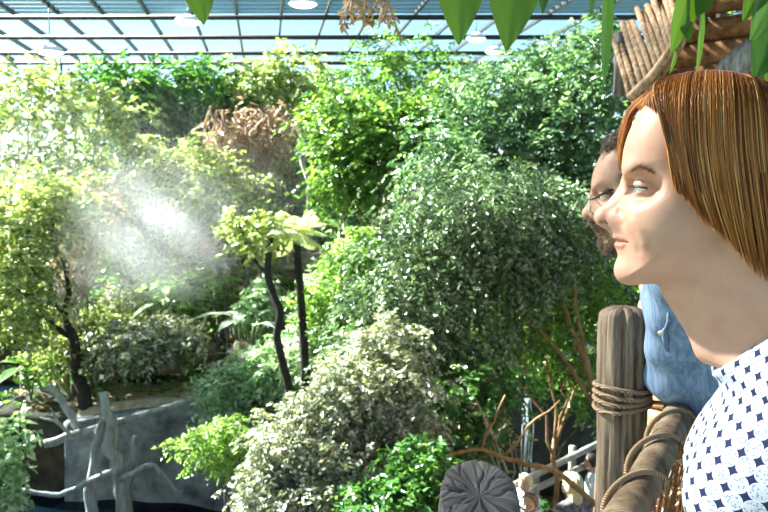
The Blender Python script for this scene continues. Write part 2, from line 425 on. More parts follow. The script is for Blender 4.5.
tree('tropical_tree', 'tall blue-green tree at the right behind the two viewers, touching the bamboo awning', 'tree', 'blue',
     [pblob(520, 100, 13, 62, 42), pblob(470, 150, 12.6, 60, 48), pblob(575, 140, 12.4, 55, 60), pblob(560, 70, 13.2, 45, 30), pblob(600, 60, 12, 30, 45), pblob(600, 215, 12, 50, 60)], 2300, 10, .36, .105, .42, base=(2.6, 13.2), seed=6)
tree('weeping_fig_tree', 'large grey-green weeping fig filling the centre right with drooping small leaves', 'tree', 'grey',
     [pblob(470, 215, 9.0, 85, 55), pblob(410, 290, 8.6, 70, 60), pblob(510, 260, 9, 70, 55), pblob(380, 350, 8.2, 60, 50), pblob(450, 340, 8.6, 65, 55), pblob(550, 230, 9.4, 55, 55)], 3600, 10, .25, .072, .38, base=(1.0, 9.6), seed=7, hang=.9, tr=.07)
tree('yellow_green_bush', 'yellow-green bushy tree catching the sun beneath the fig on the right', 'tree', 'mid',
     [pblob(540, 300, 9.8, 60, 42), pblob(590, 270, 9.8, 40, 50), pblob(500, 330, 9.6, 45, 35), pblob(575, 350, 9.8, 35, 30, w=.6)], 1150, 9, .25, .075, .48, base=(2.2, 10.2), tmat=bark_warm, tr=.035, seed=8)
# lower front bush
tree('glinting_bush', 'broad bush with small white-shining leaves spreading at the bottom centre', 'bush', 'white',
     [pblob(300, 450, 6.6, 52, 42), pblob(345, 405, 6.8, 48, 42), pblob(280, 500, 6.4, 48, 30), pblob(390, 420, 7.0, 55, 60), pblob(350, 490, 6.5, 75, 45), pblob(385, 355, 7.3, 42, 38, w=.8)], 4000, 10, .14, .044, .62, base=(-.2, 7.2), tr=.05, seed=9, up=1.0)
tree('dark_bush', 'dark green bush beside the glinting bush, under the long bare branch', 'bush', 'deep',
     [pblob(440, 430, 7.6, 55, 45), pblob(470, 400, 7.8, 55, 40, w=.8), pblob(420, 490, 7, 40, 35)], 900, 9, .2, .07, .5, base=(.45, 7.8), tr=.04, seed=10)
# left, sunlit
tree('sunlit_tree', 'tall yellow-green tree at the left edge with dark trunk in front of the haze', 'tree', 'sun',
     [pblob(20, 235, 14.5, 45, 45), pblob(55, 205, 15, 45, 32), pblob(15, 300, 14, 42, 40)], 680, 9, .42, .125, .5, base=(-5.35, 14.7), tmat=bark_dark, tr=.11, seed=11)
tree('sunlit_tree', 'loose yellow-green tree right of the haze below the dried roots', 'tree', 'sun',
     [pblob(215, 195, 17, 45, 30), pblob(180, 165, 17.5, 45, 25), pblob(245, 225, 16.5, 30, 22, w=.7)], 560, 8, .45, .13, .5, base=(-3.3, 17), tr=.05, seed=12)
tree('sunlit_tree', 'hazy pale yellow tree directly behind the drifting mist', 'tree', 'sun',
     [pblob(125, 235, 18.5, 50, 22), pblob(165, 262, 18.2, 40, 16)], 230, 8, .5, .14, .5, base=(-5.4, 18.2), tr=.05, seed=13)
shr = [
 ('lime leafed bush on the bank under the mist, left of the sandy ledge', 'sun', [(85, 325, 15.5, 42, 24), (60, 350, 15, 30, 25)], 220, .12, .5),
 ('bush with sun flecks coloured white just above the sandy ledge', 'white', [(130, 345, 15.0, 45, 20), (165, 332, 15.2, 38, 16)], 460, .11, .6),  # white palette stands in for sunlight on this bush
 ('green bush right of the mist beneath the loose yellow-green tree', 'lime', [(195, 290, 16.5, 45, 25), (230, 270, 16.5, 30, 22)], 460, .13, .5),
 ('pale bush between the palm trunk and the broad-leaved plant', 'pale', [(265, 305, 15.5, 25, 22), (330, 290, 15, 30, 25)], 320, .14, .55),
 ('bright bush right of the palm, against the foot of the fig', 'lime', [(335, 310, 12.5, 32, 30), (360, 260, 13.5, 30, 30)], 500, .12, .5),
 ('small light green shrub with thin stem in front of the grey basin wall', 'lime', [(215, 445, 11.2, 38, 20), (235, 432, 11.2, 25, 15)], 300, .085, .4),
 ('silver-leaved bush at the bottom left edge over the dark water', 'pale', [(6, 455, 9.5, 15, 42), (3, 495, 9.3, 16, 22)], 120, .11, .6),
 ('grey green fern-like bush behind the small light green shrub', 'pale', [(230, 390, 13.5, 35, 25), (255, 370, 13.5, 25, 25)], 300, .13, .4),
 ('green bush growing low behind the fence of the ramp, near the weathered post', 'mid', [(590, 400, 11.5, 30, 25), (530, 360, 11.8, 40, 30)], 300, .09, .5),
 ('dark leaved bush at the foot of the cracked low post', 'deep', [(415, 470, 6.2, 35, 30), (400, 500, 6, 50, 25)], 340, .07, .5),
]
for i, (lab, mat, bl, n, L, asp) in enumerate(shr):
    tree('leafy_bush', lab, 'bush', mat, [pblob(*b) for b in bl], n, 8, L*2.6, L, asp, tr=.025, seed=30+i)

# planting that lines the glass, and beside the pond
C, D = blob_points([(np.array((x, 26.4+.4*math.sin(x), 1.0+.5*math.sin(x*1.3))), np.array((1.7, 1.0, 2.3)), 1) for x in np.arange(-14, 15, 1.9)], 2600, .5)
v, f = sprays(C, unit(D+rand_unit(len(D))*.6-np.array((0, 0, .3))), 8, .6, .2, .45)
tag(mesh_obj('background_foliage', v, [f], LM['mid'], None, False), 'dense foliage lining the far glass wall behind all the trees', 'foliage', kind='stuff')
tree('pond_shade_tree', 'dark bushy tree added past the left edge to shade the pond', 'tree', 'deep',  # out of view, put in to block glare and darken the water
     [(np.array((-7.6, 9.2, .2)), np.array((1.7, 1.8, 1.6)), 1), (np.array((-7.2, 11.4, -.4)), np.array((1.2, 1.2, 1.5)), 1)], 900, 8, .4, .13, .48, base=(-7.8, 6.8), tr=.09, seed=60)
tree('tropical_tree', 'broad green tree behind the log hut at the right edge', 'tree', 'mid',
     [(np.array((6.2, 14.5, 2.2)), np.array((1.9, 1.5, 2.2)), 1), (np.array((8.4, 16, 1.6)), np.array((2.2, 1.6, 2.4)), 1), (np.array((5.2, 13.5, -.2)), np.array((1.5, 1.2, 1.6)), 1)], 1500, 9, .45, .14, .48, base=(6.6, 15), tr=.1, seed=61)

# ground cover that nobody could count
def carpet(name, lab, mat, n, xr, yr, L, asp, hgt, zmin=-9):
    x = rng.uniform(*xr, n); y = rng.uniform(*yr, n)
    z = ground_z(x, y)
    k = z > zmin; x, y, z = x[k], y[k], z[k]
    P = np.stack([x, y, z + hgt*rng.random(len(x))**2], 1); D = unit(rand_unit(len(x)) + (0, 0, .5))
    v, f = sprays(P, D, 6, L*2.2, L, asp)
    tag(mesh_obj(name, v, [f], LM[mat], None, False), lab, 'undergrowth', kind='stuff')
carpet('undergrowth', 'low mixed green undergrowth covering the soil across the hall', 'mid', 6000, (-14, 14), (14.8, 28), .17, .45, .9, -3.2)
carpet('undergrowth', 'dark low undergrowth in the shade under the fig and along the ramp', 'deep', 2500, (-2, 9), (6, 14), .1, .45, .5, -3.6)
carpet('leaf_litter', 'pale dry fallen leaves lying over the bank', 'dry', 2600, (-14, 14), (14.6, 27), .15, .5, .12, -3.2)
from mathutils import noise as mnoise
def fbm(P, sc, oct=4, seed=0.):
    return np.array([mnoise.fractal(Vector((p[0]*sc+seed, p[1]*sc-seed, p[2]*sc+2*seed)), 1.0, 2.0, oct) for p in P])
def rock_mesh(m, c, r, seed=0, nu=36, nv=22, amp=.28, sc=1.6):
    u = np.linspace(0, 2*PI, nu, endpoint=False); v = np.linspace(.02, PI-.02, nv)
    U, Vv = np.meshgrid(u, v); d = np.stack([np.cos(U)*np.sin(Vv), np.sin(U)*np.sin(Vv), np.cos(Vv)], -1).reshape(-1, 3)
    k = 1 + amp*fbm(d, sc, 5, seed*3.1)
    sq = np.sign(d)*np.abs(d)**.7
    P = np.asarray(c) + sq*np.asarray(r)*k[:, None]
    F = [(i*nu+j, (i+1)*nu+j, (i+1)*nu+(j+1) % nu, i*nu+(j+1) % nu) for i in range(nv-1) for j in range(nu)]
    F += [tuple(range(nu)), tuple(range((nv-1)*nu, nv*nu))[::-1]]
    m.add(P, F)
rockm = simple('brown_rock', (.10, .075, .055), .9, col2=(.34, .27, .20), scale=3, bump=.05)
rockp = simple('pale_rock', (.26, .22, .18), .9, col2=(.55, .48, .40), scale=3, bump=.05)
rockd = simple('wet_black_rock', (.006, .007, .008), .5, col2=(.035, .036, .036), scale=3, bump=.06)
def rock(px, py, Y, rx, ry, lab, mat, seed, grp=None, ryd=None):
    c = at(px, py, Y); s = Y/FPX
    T = MB(); rock_mesh(T, c, (rx*s, (ryd or rx*.6)*s, ry*s), seed)
    o = T.build('rock', mat); tag(o, lab, 'rock', grp); return o
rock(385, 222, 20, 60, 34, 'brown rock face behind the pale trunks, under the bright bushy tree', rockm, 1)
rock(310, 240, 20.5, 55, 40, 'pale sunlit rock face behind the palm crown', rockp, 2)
rock(200, 255, 22.5, 75, 40, 'hazy rock terrace far behind the loose yellow-green tree', rockm, 3)
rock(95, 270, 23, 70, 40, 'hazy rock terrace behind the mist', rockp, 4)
rock(330, 262, 16.5, 45, 9, 'long flat brown ledge low behind the palm', rockm, 5)
rock(150, 352, 16.2, 60, 22, 'low brown bank stone above the sandy ledge', rockm, 6)
rock(250, 385, 14.2, 26, 40, 'grey boulder right of the basin wall under the palm trunks', rockm, 7)
rock(540, 415, 12.8, 75, 85, 'black wet rock wall of the cave behind the ramp', rockd, 8)
rock(470, 395, 13.6, 60, 60, 'dark rock left of the cave behind the dark bush', rockd, 9)
rock(625, 360, 13.2, 60, 110, 'tall dark rock right of the cave behind the weathered post', rockd, 10)
rock(520, 230, 22, 160, 60, 'long rock terrace in the far right of the hall', rockm, 11)
# thin waterfall on the cave rock
fall = leafmat('falling_water', [(.55, .62, .68), (.8, .85, .9)], .5, tcol=(1, 1, 1), rough=.2)
m = MB()
for i in range(6):
    a = at(524+rng.uniform(0, 8), 392+rng.uniform(0, 8), 11.3); b = a + (rng.normal()*.05, -.25, -1.0-.3*rng.random())
    m.tube(wig(a, b, 7, .1, i), .008, 5)
tag(m.build('waterfall', fall), 'thin streak of falling water on the black cave rock', 'waterfall', kind='stuff')

# basin wall with sandy ledge
concw = simple('stained_concrete', (.08, .083, .083), .85, col2=(.32, .33, .33), scale=2.2, bump=.03)
xs = np.linspace(-5.6, -1.95, 40); zs = np.linspace(-4.8, 0, 14)
V = []; 
for side in (0, 1):
    for x in xs:
        t = (x+5.6)/3.65; top = -2.52 + .55*t; yy = 14.12 - .9*t**3 + .05*math.sin(x*5)
        for z in zs:
            zz = -4.8 + (top+4.8)*(z+4.8)/4.8
            V.append((x, yy + side*.32 - .03*math.sin(zz*3+x*2)*(1-side) + (-.1*(top-zz)*.3 if side == 0 else 0), zz))
V = np.array(V); nx, nz = 40, 14; I = np.arange(2*nx*nz).reshape(2, nx, nz)
F = []
for i in range(nx-1):
    for j in range(nz-1):
        F.append((I[0, i, j], I[0, i+1, j], I[0, i+1, j+1], I[0, i, j+1])); F.append((I[1, i, j], I[1, i, j+1], I[1, i+1, j+1], I[1, i+1, j]))
    F.append((I[0, i, -1], I[0, i+1, -1], I[1, i+1, -1], I[1, i, -1]))
for i in (0, nx-1):
    for j in range(nz-1): F.append((I[0, i, j], I[0, i, j+1], I[1, i, j+1], I[1, i, j]))
o = MB().add(V, F).build('basin_wall', concw); tag(o, 'stained grey concrete wall of the pond basin under the sandy ledge', 'wall', kind='structure')
sandm = simple('sand', (.36, .27, .18), .95, col2=(.62, .50, .36), scale=9, bump=.03)
X, Yy = np.meshgrid(np.linspace(-5.5, -2.0, 36), np.linspace(0, 1, 10), indexing='ij')
T_ = (X+5.6)/3.65
YY = 14.4 - .9*T_**3 + Yy*1.5
ZZ = np.maximum(ground_z(X, YY)+.05, -2.56+.55*T_+.12*Yy)
ii = np.arange(360).reshape(36, 10)
o = mesh_obj('sandy_ledge', np.stack([X, YY, ZZ], -1).reshape(-1, 3), [np.stack([ii[:-1, :-1], ii[1:, :-1], ii[1:, 1:], ii[:-1, 1:]], -1).reshape(-1, 4)], sandm)
tag(o, 'strip of pale sand and dry leaves on top of the basin wall', 'ground', kind='structure')
# bleached dead wood
dead = simple('bleached_wood', (.22, .22, .21), .85, col2=(.50, .50, .47), scale=12, bump=.015, stretch=(1, 1, .2))
def pxtube(m, pts, Y, r0, r1, n=8, amp=.15, seed=0):
    Ys = Y if hasattr(Y, '__len__') else [Y]*len(pts)
    P = np.array([at(p[0], p[1], y) for p, y in zip(pts, Ys)])
    t = np.linspace(0, 1, len(P)); tt = np.linspace(0, 1, 4*len(P))
    Q = np.stack([np.interp(tt, t, P[:, k]) for k in range(3)], 1)
    Q[1:-1] = (Q[:-2]+2*Q[1:-1]+Q[2:])/4
    Q[1:-1] += np.random.default_rng(seed).normal(size=Q[1:-1].shape)*r0*amp
    m.tube(Q, np.linspace(r0, r1, len(Q)), n)
    return P
T = thing('dead_tree', at(124, 520, 13.2), 'bleached grey dead trunk with bare forks standing in the pond before the basin wall', 'dead tree')
m = MB(); pxtube(m, [(129, 545), (122, 490), (112, 440), (103, 392)], 13.2, .16, .07, seed=1); m.build('trunk', dead, T)
m = MB(); pxtube(m, [(124, 500), (133, 462), (136, 436)], 13.2, .09, .05, seed=2); m.build('branch', dead, T)
m = MB(); pxtube(m, [(118, 470), (94, 478), (60, 497), (22, 490)], 13.0, .07, .035, seed=3); m.build('branch', dead, T)
m = MB(); pxtube(m, [(120, 480), (152, 462), (178, 492)], 13.0, .05, .025, seed=4); m.build('branch', dead, T)
m = MB(); pxtube(m, [(92, 550), (90, 500), (96, 450), (104, 420)], 13.4, .12, .07, seed=5); m.build('trunk', dead, T)
T = thing('driftwood_pole', at(120, 420, 13.7), 'long bleached pole lying slanted against the sandy ledge and the dead trunk', 'pole')
m = MB(); pxtube(m, [(44, 444), (100, 427), (150, 413), (200, 397)], (13.3, 13.5, 13.75, 14.0), .075, .05, seed=6, amp=.1); m.build('pole', dead, T)
m = MB(); pxtube(m, [(72, 436), (55, 420), (40, 418)], 13.35, .035, .015, seed=7); pxtube(m, [(60, 424), (50, 408)], 13.35, .025, .012, seed=8); m.build('twig', dead, T)
o = MB(); pxtube(o, [(78, 428), (60, 398), (48, 385)], 13.6, .07, .04, seed=9); o = o.build('broken_branch', dead); tag(o, 'short broken grey branch leaning over the dark water left of the pole', 'branch')

# palm and the dark trunk beside it
T = thing('palm_tree', at(308, 385, 12.2), 'slim palm with a bright starburst of fronds and a thin dark trunk', 'palm')
b = at(308, 385, 12.2); b[2] = ground_z(b[0], b[1]) - .1; tp = at(295, 232, 12.2)
P = np.linspace(b, tp, 14); P[:, 0] += .05*np.sin(np.linspace(0, 3, 14)); MB().tube(P, np.linspace(.085, .055, 14), 9).build('trunk', bark_dark, T)
fm = leafmat('palm_frond', [(.40, .46, .18), (.60, .64, .36), (.74, .76, .55)], .4, tcol=(1.4, 1.4, .9))
def frond(parent, c, az, el, L, mat, droop=.6, n=22, lw=.03, ll=.28):
    t = np.linspace(0, 1, n); d = np.array((math.cos(az), math.sin(az), 0))
    P = c + d*L*(t*math.cos(el))[:, None] + np.array((0, 0, 1))*(L*(t*math.sin(el) - droop*t**2))[:, None]
    m = MB(); m.tube(P, np.linspace(.012, .003, n), 5)
    tg = unit(np.gradient(P, axis=0)); sd = unit(np.cross(tg, (0, 0, 1)))
    for s in (-1, 1):
        D = unit(tg*.6 + sd*s - np.array((0, 0, .35))); Ls = ll*np.sin(np.clip(t*.9+.12, 0, 1)*PI)**.6
        v, f = leaf_blades(P[2:], D[2:], np.broadcast_to((0, 0, 1.0), D[2:].shape)+.2*tg[2:], Ls[2:], np.full(n-2, lw), .15)
        m.add(v, f)
    return m.build('frond', mat, parent, smooth=False)
for i in range(15):
    frond(T, tp, i*2.4, 1.15-.11*i, .62+.1*math.sin(i*3), fm, droop=.38, lw=.020, ll=.20)
o = MB()
b = at(290, 392, 12.0); b[2] = ground_z(b[0], b[1])-.1
T = thing('thin_tree', b, 'dark forked trunk left of the palm with a few leaves', 'tree')
o.tube(wig(b, at(270, 238, 12.1), 12, .25, 4), np.linspace(.085, .05, 12), 8); o.tube(wig(at(283, 330, 12.05), at(240, 225, 12.2), 9, .25, 5), np.linspace(.05, .02, 9), 7); o.build('trunk', bark_dark, T)
crown('crown', LM['sun'], [pblob(262, 232, 12.2, 28, 16), pblob(238, 222, 12.2, 18, 12)], 90, 7, .3, .11, .5, T)
for i, (px0, py0, px1, py1, Y, lab) in enumerate(((351, 262, 350, 205, 16.0, 'pale straight bare trunk before the brown rock face'), (308, 262, 300, 196, 17, 'thin pale trunk just right of the palm crown'), (372, 262, 386, 205, 16.4, 'pale leaning trunk at the edge of the weeping fig'))):
    b = at(px0, py0, Y); b[2] = ground_z(b[0], b[1])-.1
    o = MB().tube(wig(b, at(px1, py1-40, Y), 9, .15, i), np.linspace(.075, .05, 9), 8).build('slender_tree', bark_pale); tag(o, lab, 'tree')
# broad leaved plants
def leaf_sheet(c, d, nrm, L, W, bend=.5, nl=14, nw=6, heart=0.0, fold=.18, wave=.03, tipp=1.0):
    """a broad blade with a midrib fold; c is its base, d runs to the tip"""
    d = unit(d); s = unit(np.cross(d, nrm)); n = np.cross(s, d)
    t = np.linspace(0, 1, nl); prof = np.sin(PI*np.clip(t, 0, 1)**(.62 if heart else .8))**(.8)*(1-t*.12)
    if tipp != 1: prof *= (1-t)**(.0)
    V = []
    for i in range(nl):
        for j in range(-nw, nw+1):
            q = j/nw; w = W*.5*max(prof[i], .02)*q
            back = heart*L*.22*abs(q)**1.3*max(0, 1-t[i]*3.0)
            V.append(c + d*(L*t[i]-back) + s*w + n*(fold*abs(w) - bend*L*t[i]**2 + wave*W*math.sin(t[i]*14+j)*abs(q)))
    k = 2*nw+1
    F = np.array([(i*k+j, i*k+j+1, (i+1)*k+j+1, (i+1)*k+j) for i in range(nl-1) for j in range(k-1)])
    return np.array(V), F
def broad_plant(px, py, Y, lab, n, L, W, mat, h=.5, name='broad_leaved_plant', seed=0):
    r = np.random.default_rng(seed+50)
    c = at(px, py, Y); c[2] = ground_z(c[0], c[1])
    T = thing(name, c, lab, 'plant'); zt = at(px, py, Y)[2]
    for i in range(n):
        az = i*2.4 + r.normal()*.2; el = r.uniform(.2, 1.1)
        top = np.array((c[0], c[1], zt)) + np.array((math.cos(az)*h*.5, math.sin(az)*h*.5, r.uniform(-.1, .4)*h))
        st = np.stack([np.linspace(c[k], top[k], 6) for k in range(3)], 1); st[:, 2] += .1*np.sin(np.linspace(0, PI, 6))
        d = np.array((math.cos(az)*math.cos(el), math.sin(az)*math.cos(el), math.sin(el)*.6))
        v, f = leaf_sheet(top, d, (0, 0, 1.0) - .3*d, L*r.uniform(.7, 1.15), W, bend=.45)
        m = MB().add(v, f); lf = m.build('leaf', mat, T)
        MB().tube(st, .014, 6).build('leaf_stalk', bark_lime, lf)
    return T
bark_lime = simple('green_stalk', (.10, .17, .05), .6)
broad_plant(245, 325, 14.9, 'banana-like plant with large upright blue-green leaves left of the palm trunk', 9, .75, .24, LM['pale'], .5, seed=1)
broad_plant(325, 300, 13.6, 'broad-leaved plant with bright leaves right of the palm trunk', 9, .55, .24, LM['lime'], .4, seed=2)
broad_plant(185, 362, 16.0, 'pale broad-leaved plant at the back edge of the sandy ledge', 8, .6, .2, LM['pale'], .4, seed=3)
broad_plant(165, 300, 16.2, 'long-leaved plant in the mist', 9, .8, .15, LM['pale'], .5, seed=4)
broad_plant(345, 235, 15.4, 'plant with one wide bright leaf in front of the brown rock face', 7, .6, .24, LM['lime'], .4, seed=5)
broad_plant(30, 365, 15.2, 'plant with large hanging pale leaf at the left over the dark water', 6, .75, .3, LM['lime'], .4, seed=6)
# dried aerial roots
rootm = leafmat('dried_root', [(.20, .11, .06), (.38, .25, .16), (.60, .46, .34)], .1, rough=.9)
m = MB(); r_ = np.random.default_rng(3)
for i in range(150):
    x = r_.uniform(205, 300); y0 = r_.uniform(105, 150) ; L = r_.uniform(25, 95)
    Y = r_.uniform(18.2, 19.4)
    m.tube(wig(at(x, y0, Y), at(x+r_.normal()*14, y0+L, Y+r_.normal()*.2), 9, .9, i), np.linspace(.026, .010, 9)*r_.uniform(.6, 1.4), 5)
T = thing('dried_root_curtain', at(250, 110, 18.8), 'curtain of dry brown aerial roots and twigs left of the bright bushy tree', 'roots', kind='stuff')
m.build('root', rootm, T); 
C, D = blob_points([pblob(245, 150, 18.8, 48, 40), pblob(270, 135, 18.6, 35, 30)], 260, .2)
v, f = sprays(C, unit(D+(0, 0, -.8)), 6, .4, .16, .4); o2 = mesh_obj('dry_leaves', v, [f], LM['dry'], T, False); tag(o2, kind='stuff')
# drifting spray from the mist nozzles
mm, ntm, outm_ = newmat('mist_volume')
tc = N(ntm, 'TexCoord'); nz = N(ntm, 'TexNoise'); nz.inputs['Scale'].default_value = 2.6; nz.inputs['Detail'].default_value = 5
ln = N(ntm, 'VectorMath', operation='LENGTH'); ntm.links.new(tc.outputs['Object'], ln.inputs[0])
ntm.links.new(tc.outputs['Object'], nz.inputs['Vector'])
mr = N(ntm, 'MapRange'); mr.inputs[1].default_value = 1.0; mr.inputs[2].default_value = .1; mr.inputs[3].default_value = 0; mr.inputs[4].default_value = 1; ntm.links.new(ln.outputs['Value'], mr.inputs[0])
nr = N(ntm, 'MapRange'); nr.inputs[1].default_value = .25; nr.inputs[2].default_value = .75; ntm.links.new(nz.outputs['Fac'], nr.inputs[0])
mu = N(ntm, 'Math', operation='MULTIPLY'); ntm.links.new(mr.outputs[0], mu.inputs[0]); ntm.links.new(nr.outputs[0], mu.inputs[1])
mu2 = N(ntm, 'Math', operation='MULTIPLY'); ntm.links.new(mu.outputs[0], mu2.inputs[0]); mu2.inputs[1].default_value = .42
vs = N(ntm, 'VolumeScatter'); vs.inputs['Color'].default_value = (1, 1, 1, 1); vs.inputs['Anisotropy'].default_value = .2; ntm.links.new(mu2.outputs[0], vs.inputs['Density']); ntm.links.new(vs.outputs[0], outm_.inputs['Volume'])
m = MB(); prof = [(math.sin(a), -math.cos(a)) for a in np.linspace(.01, PI-.01, 14)]; m.lathe((0, 0, 0), prof, 24)
mist = m.build('mist', mm); mist.location = tuple(at(150, 235, 13.0)); mist.scale = (1.55, 1.0, 1.3)
tag(mist, 'white puff of drifting mist in front of the sunlit trees on the left', 'mist', kind='stuff')

m = MB(); m.lathe((0, 0, 0), prof, 24)
mm2 = mm.copy(); mm2.name = 'thin_mist_volume'
for n_ in mm2.node_tree.nodes:
    if n_.type == 'MATH' and not n_.inputs[1].is_linked: n_.inputs[1].default_value = .05
veil = m.build('mist', mm2); veil.location = tuple(at(105, 205, 15.5)); veil.scale = (4.6, 2.6, 2.4)
tag(veil, 'thin wide veil of mist over the sunlit trees at the left', 'mist', kind='stuff')

# ramp with wooden rails behind the visitors
T = thing('ramp_railing', at(560, 500, 10.4), 'pale wooden double-rail fence rising along the ramp behind the visitors', 'railing')
for (a, b) in (((500, 492), (612, 437)), ((505, 503), (612, 453))):
    MB().tube(np.linspace(at(a[0], a[1], 9.9), at(b[0], b[1], 11.0), 6), .045, 8).build('rail', simple('pale_rail_wood', (.26, .23, .19), .8, col2=(.48, .44, .38), scale=10) if a[0] == 500 else bpy.data.materials['pale_rail_wood'], T)
for t in (0, .33, .66, 1):
    q = at(500+112*t, 488-55*t, 9.9+1.1*t); MB().tube([(q[0], q[1]+.08, ground_z(q[0], q[1])-.1), (q[0], q[1]+.08, q[2]+.05)], .05, 8).build('post', bpy.data.materials['pale_rail_wood'], T)
# long bare branch across the bottom
T = thing('fallen_branch', (2.3, 7.4, -3.4), 'long thin bare brown branch arching over the low cracked post', 'branch')
e = at(560, 474, 7.0)
m = MB(); m.tube(np.concatenate([wig((2.6, 7.6, ground_z(2.6, 7.6)), at(612, 520, 7.0), 6, .2, 1), wig(at(600, 508, 7.0), e, 6, .2, 2), wig(at(550, 469, 6.9), at(482, 449, 6.7), 8, .2, 3), wig(at(470, 450, 6.6), at(380, 464, 6.3), 8, .2, 4)]), np.linspace(.032, .012, 28), 7); m.build('stem', bark_warm, T)
for (p0, p1, n_, sd) in ((at(482, 449, 6.7), at(505, 395, 6.9), 7, 6), (at(505, 455, 6.8), at(560, 400, 7.2), 8, 7), (at(440, 452, 6.55), at(400, 438, 6.4), 7, 8)):
    MB().tube(wig(p0, p1, n_, .3, sd), np.linspace(.016, .006, n_), 6).build('side_twig', bark_warm, T)
# warm stems of the yellow-green bush
T = thing('slender_shrub', (at(606, 420, 9.6)[0], 9.6, -3.4), 'orange-brown bare stems leaning up left of the weathered post', 'shrub')
for i, pts in enumerate(([(612, 470), (598, 400), (578, 345), (566, 318), (560, 290), (545, 255)], [(608, 440), (590, 380), (575, 300), (572, 262)], [(604, 420), (560, 352), (530, 320), (512, 280)])):
    m = MB(); q = at(pts[0][0], pts[0][1], 9.3)
    m.tube(wig((q[0], 9.4, ground_z(q[0], 9.4)-.1), q, 5, .1, i), .05-.01*i, 7)
    pxtube(m, pts, 9.3, .05-.01*i, .016, 7, .12, i); m.build('stem', bark_warm, T)
# ---------------------------------------------------------------- smooth bodies from blended distance fields
class Frame:
    """person's own axes: f ahead, s to the left hand, z up"""
    def __init__(s, o, fdir):
        s.o = np.array((o[0], o[1], 0.)); s.F = unit(np.array((fdir[0], fdir[1], 0.))); s.S = np.array((-s.F[1], s.F[0], 0.)); s.U = np.array((0, 0, 1.))
        s.M = np.stack([s.F, s.S, s.U])
    def world(s, P): return np.asarray(P, float) @ s.M + s.o
    def local(s, W): return (np.asarray(W, float)-s.o) @ s.M.T
    def px(s, x, y, lat=0.0):
        """(f, z) of the point of the plane s = lat that the photo shows at x, y"""
        cam_ = np.array((0, 0, CAMZ)); d = at(x, y, 1.0)-cam_
        t = (lat - np.dot(cam_-s.o, s.S))/np.dot(d, s.S)
        q = s.local(cam_+d*t); return np.array((q[0], lat, q[2]))
def smin(a, b, k):
    h = np.clip(.5+.5*(b-a)/k, 0, 1); return b*(1-h)+a*h - k*h*(1-h)
def cone(P, a, b, ra, rb):
    a = np.asarray(a, float); b = np.asarray(b, float); d = b-a
    t = np.clip(((P-a)@d)/max(np.dot(d, d), 1e-9), 0, 1)
    return np.linalg.norm(P-a-t[:, None]*d, axis=1) - (ra+(rb-ra)*t)
def ell(P, c, r, R=None):
    q = P-np.asarray(c, float)
    if R is not None: q = q@np.asarray(R)
    r = np.asarray(r, float); k0 = np.linalg.norm(q/r, axis=1); k1 = np.linalg.norm(q/(r*r), axis=1)
    return k0*(k0-1)/np.maximum(k1, 1e-9)
def poly2(X, Y, V):
    """signed distance to a closed outline, negative inside"""
    n = len(V); d = np.full(X.shape, 1e9); ins = np.zeros(X.shape, bool)
    for i in range(n):
        ax, ay = V[i]; bx, by = V[(i+1) % n]; ex, ey = bx-ax, by-ay
        wx, wy = X-ax, Y-ay; t = np.clip((wx*ex+wy*ey)/max(ex*ex+ey*ey, 1e-12), 0, 1)
        d = np.minimum(d, (wx-ex*t)**2+(wy-ey*t)**2)
        c = ((ay > Y) != (by > Y)) & (X < (bx-ax)*(Y-ay)/(by-ay+1e-15)+ax); ins ^= c
    return np.where(ins, -1, 1)*np.sqrt(d)
def rext(d2, s, R, hw): return np.sqrt(np.maximum(d2+R, 0)**2 + np.maximum(np.abs(s)-hw, 0)**2) - R
def smooth_poly(V, it=2):
    V = np.asarray(V, float)
    for _ in range(it):
        W = np.empty((2*len(V), 2)); N_ = np.roll(V, -1, 0); W[0::2] = V*.75+N_*.25; W[1::2] = V*.25+N_*.75; V = W
    return V
def spaced(*segs):
    out = [segs[0][0]]
    for a, b, h in segs:
        n = max(1, int(round((b-a)/h))); out += list(a+(b-a)*(np.arange(n)+1)/n)
    return np.array(out)
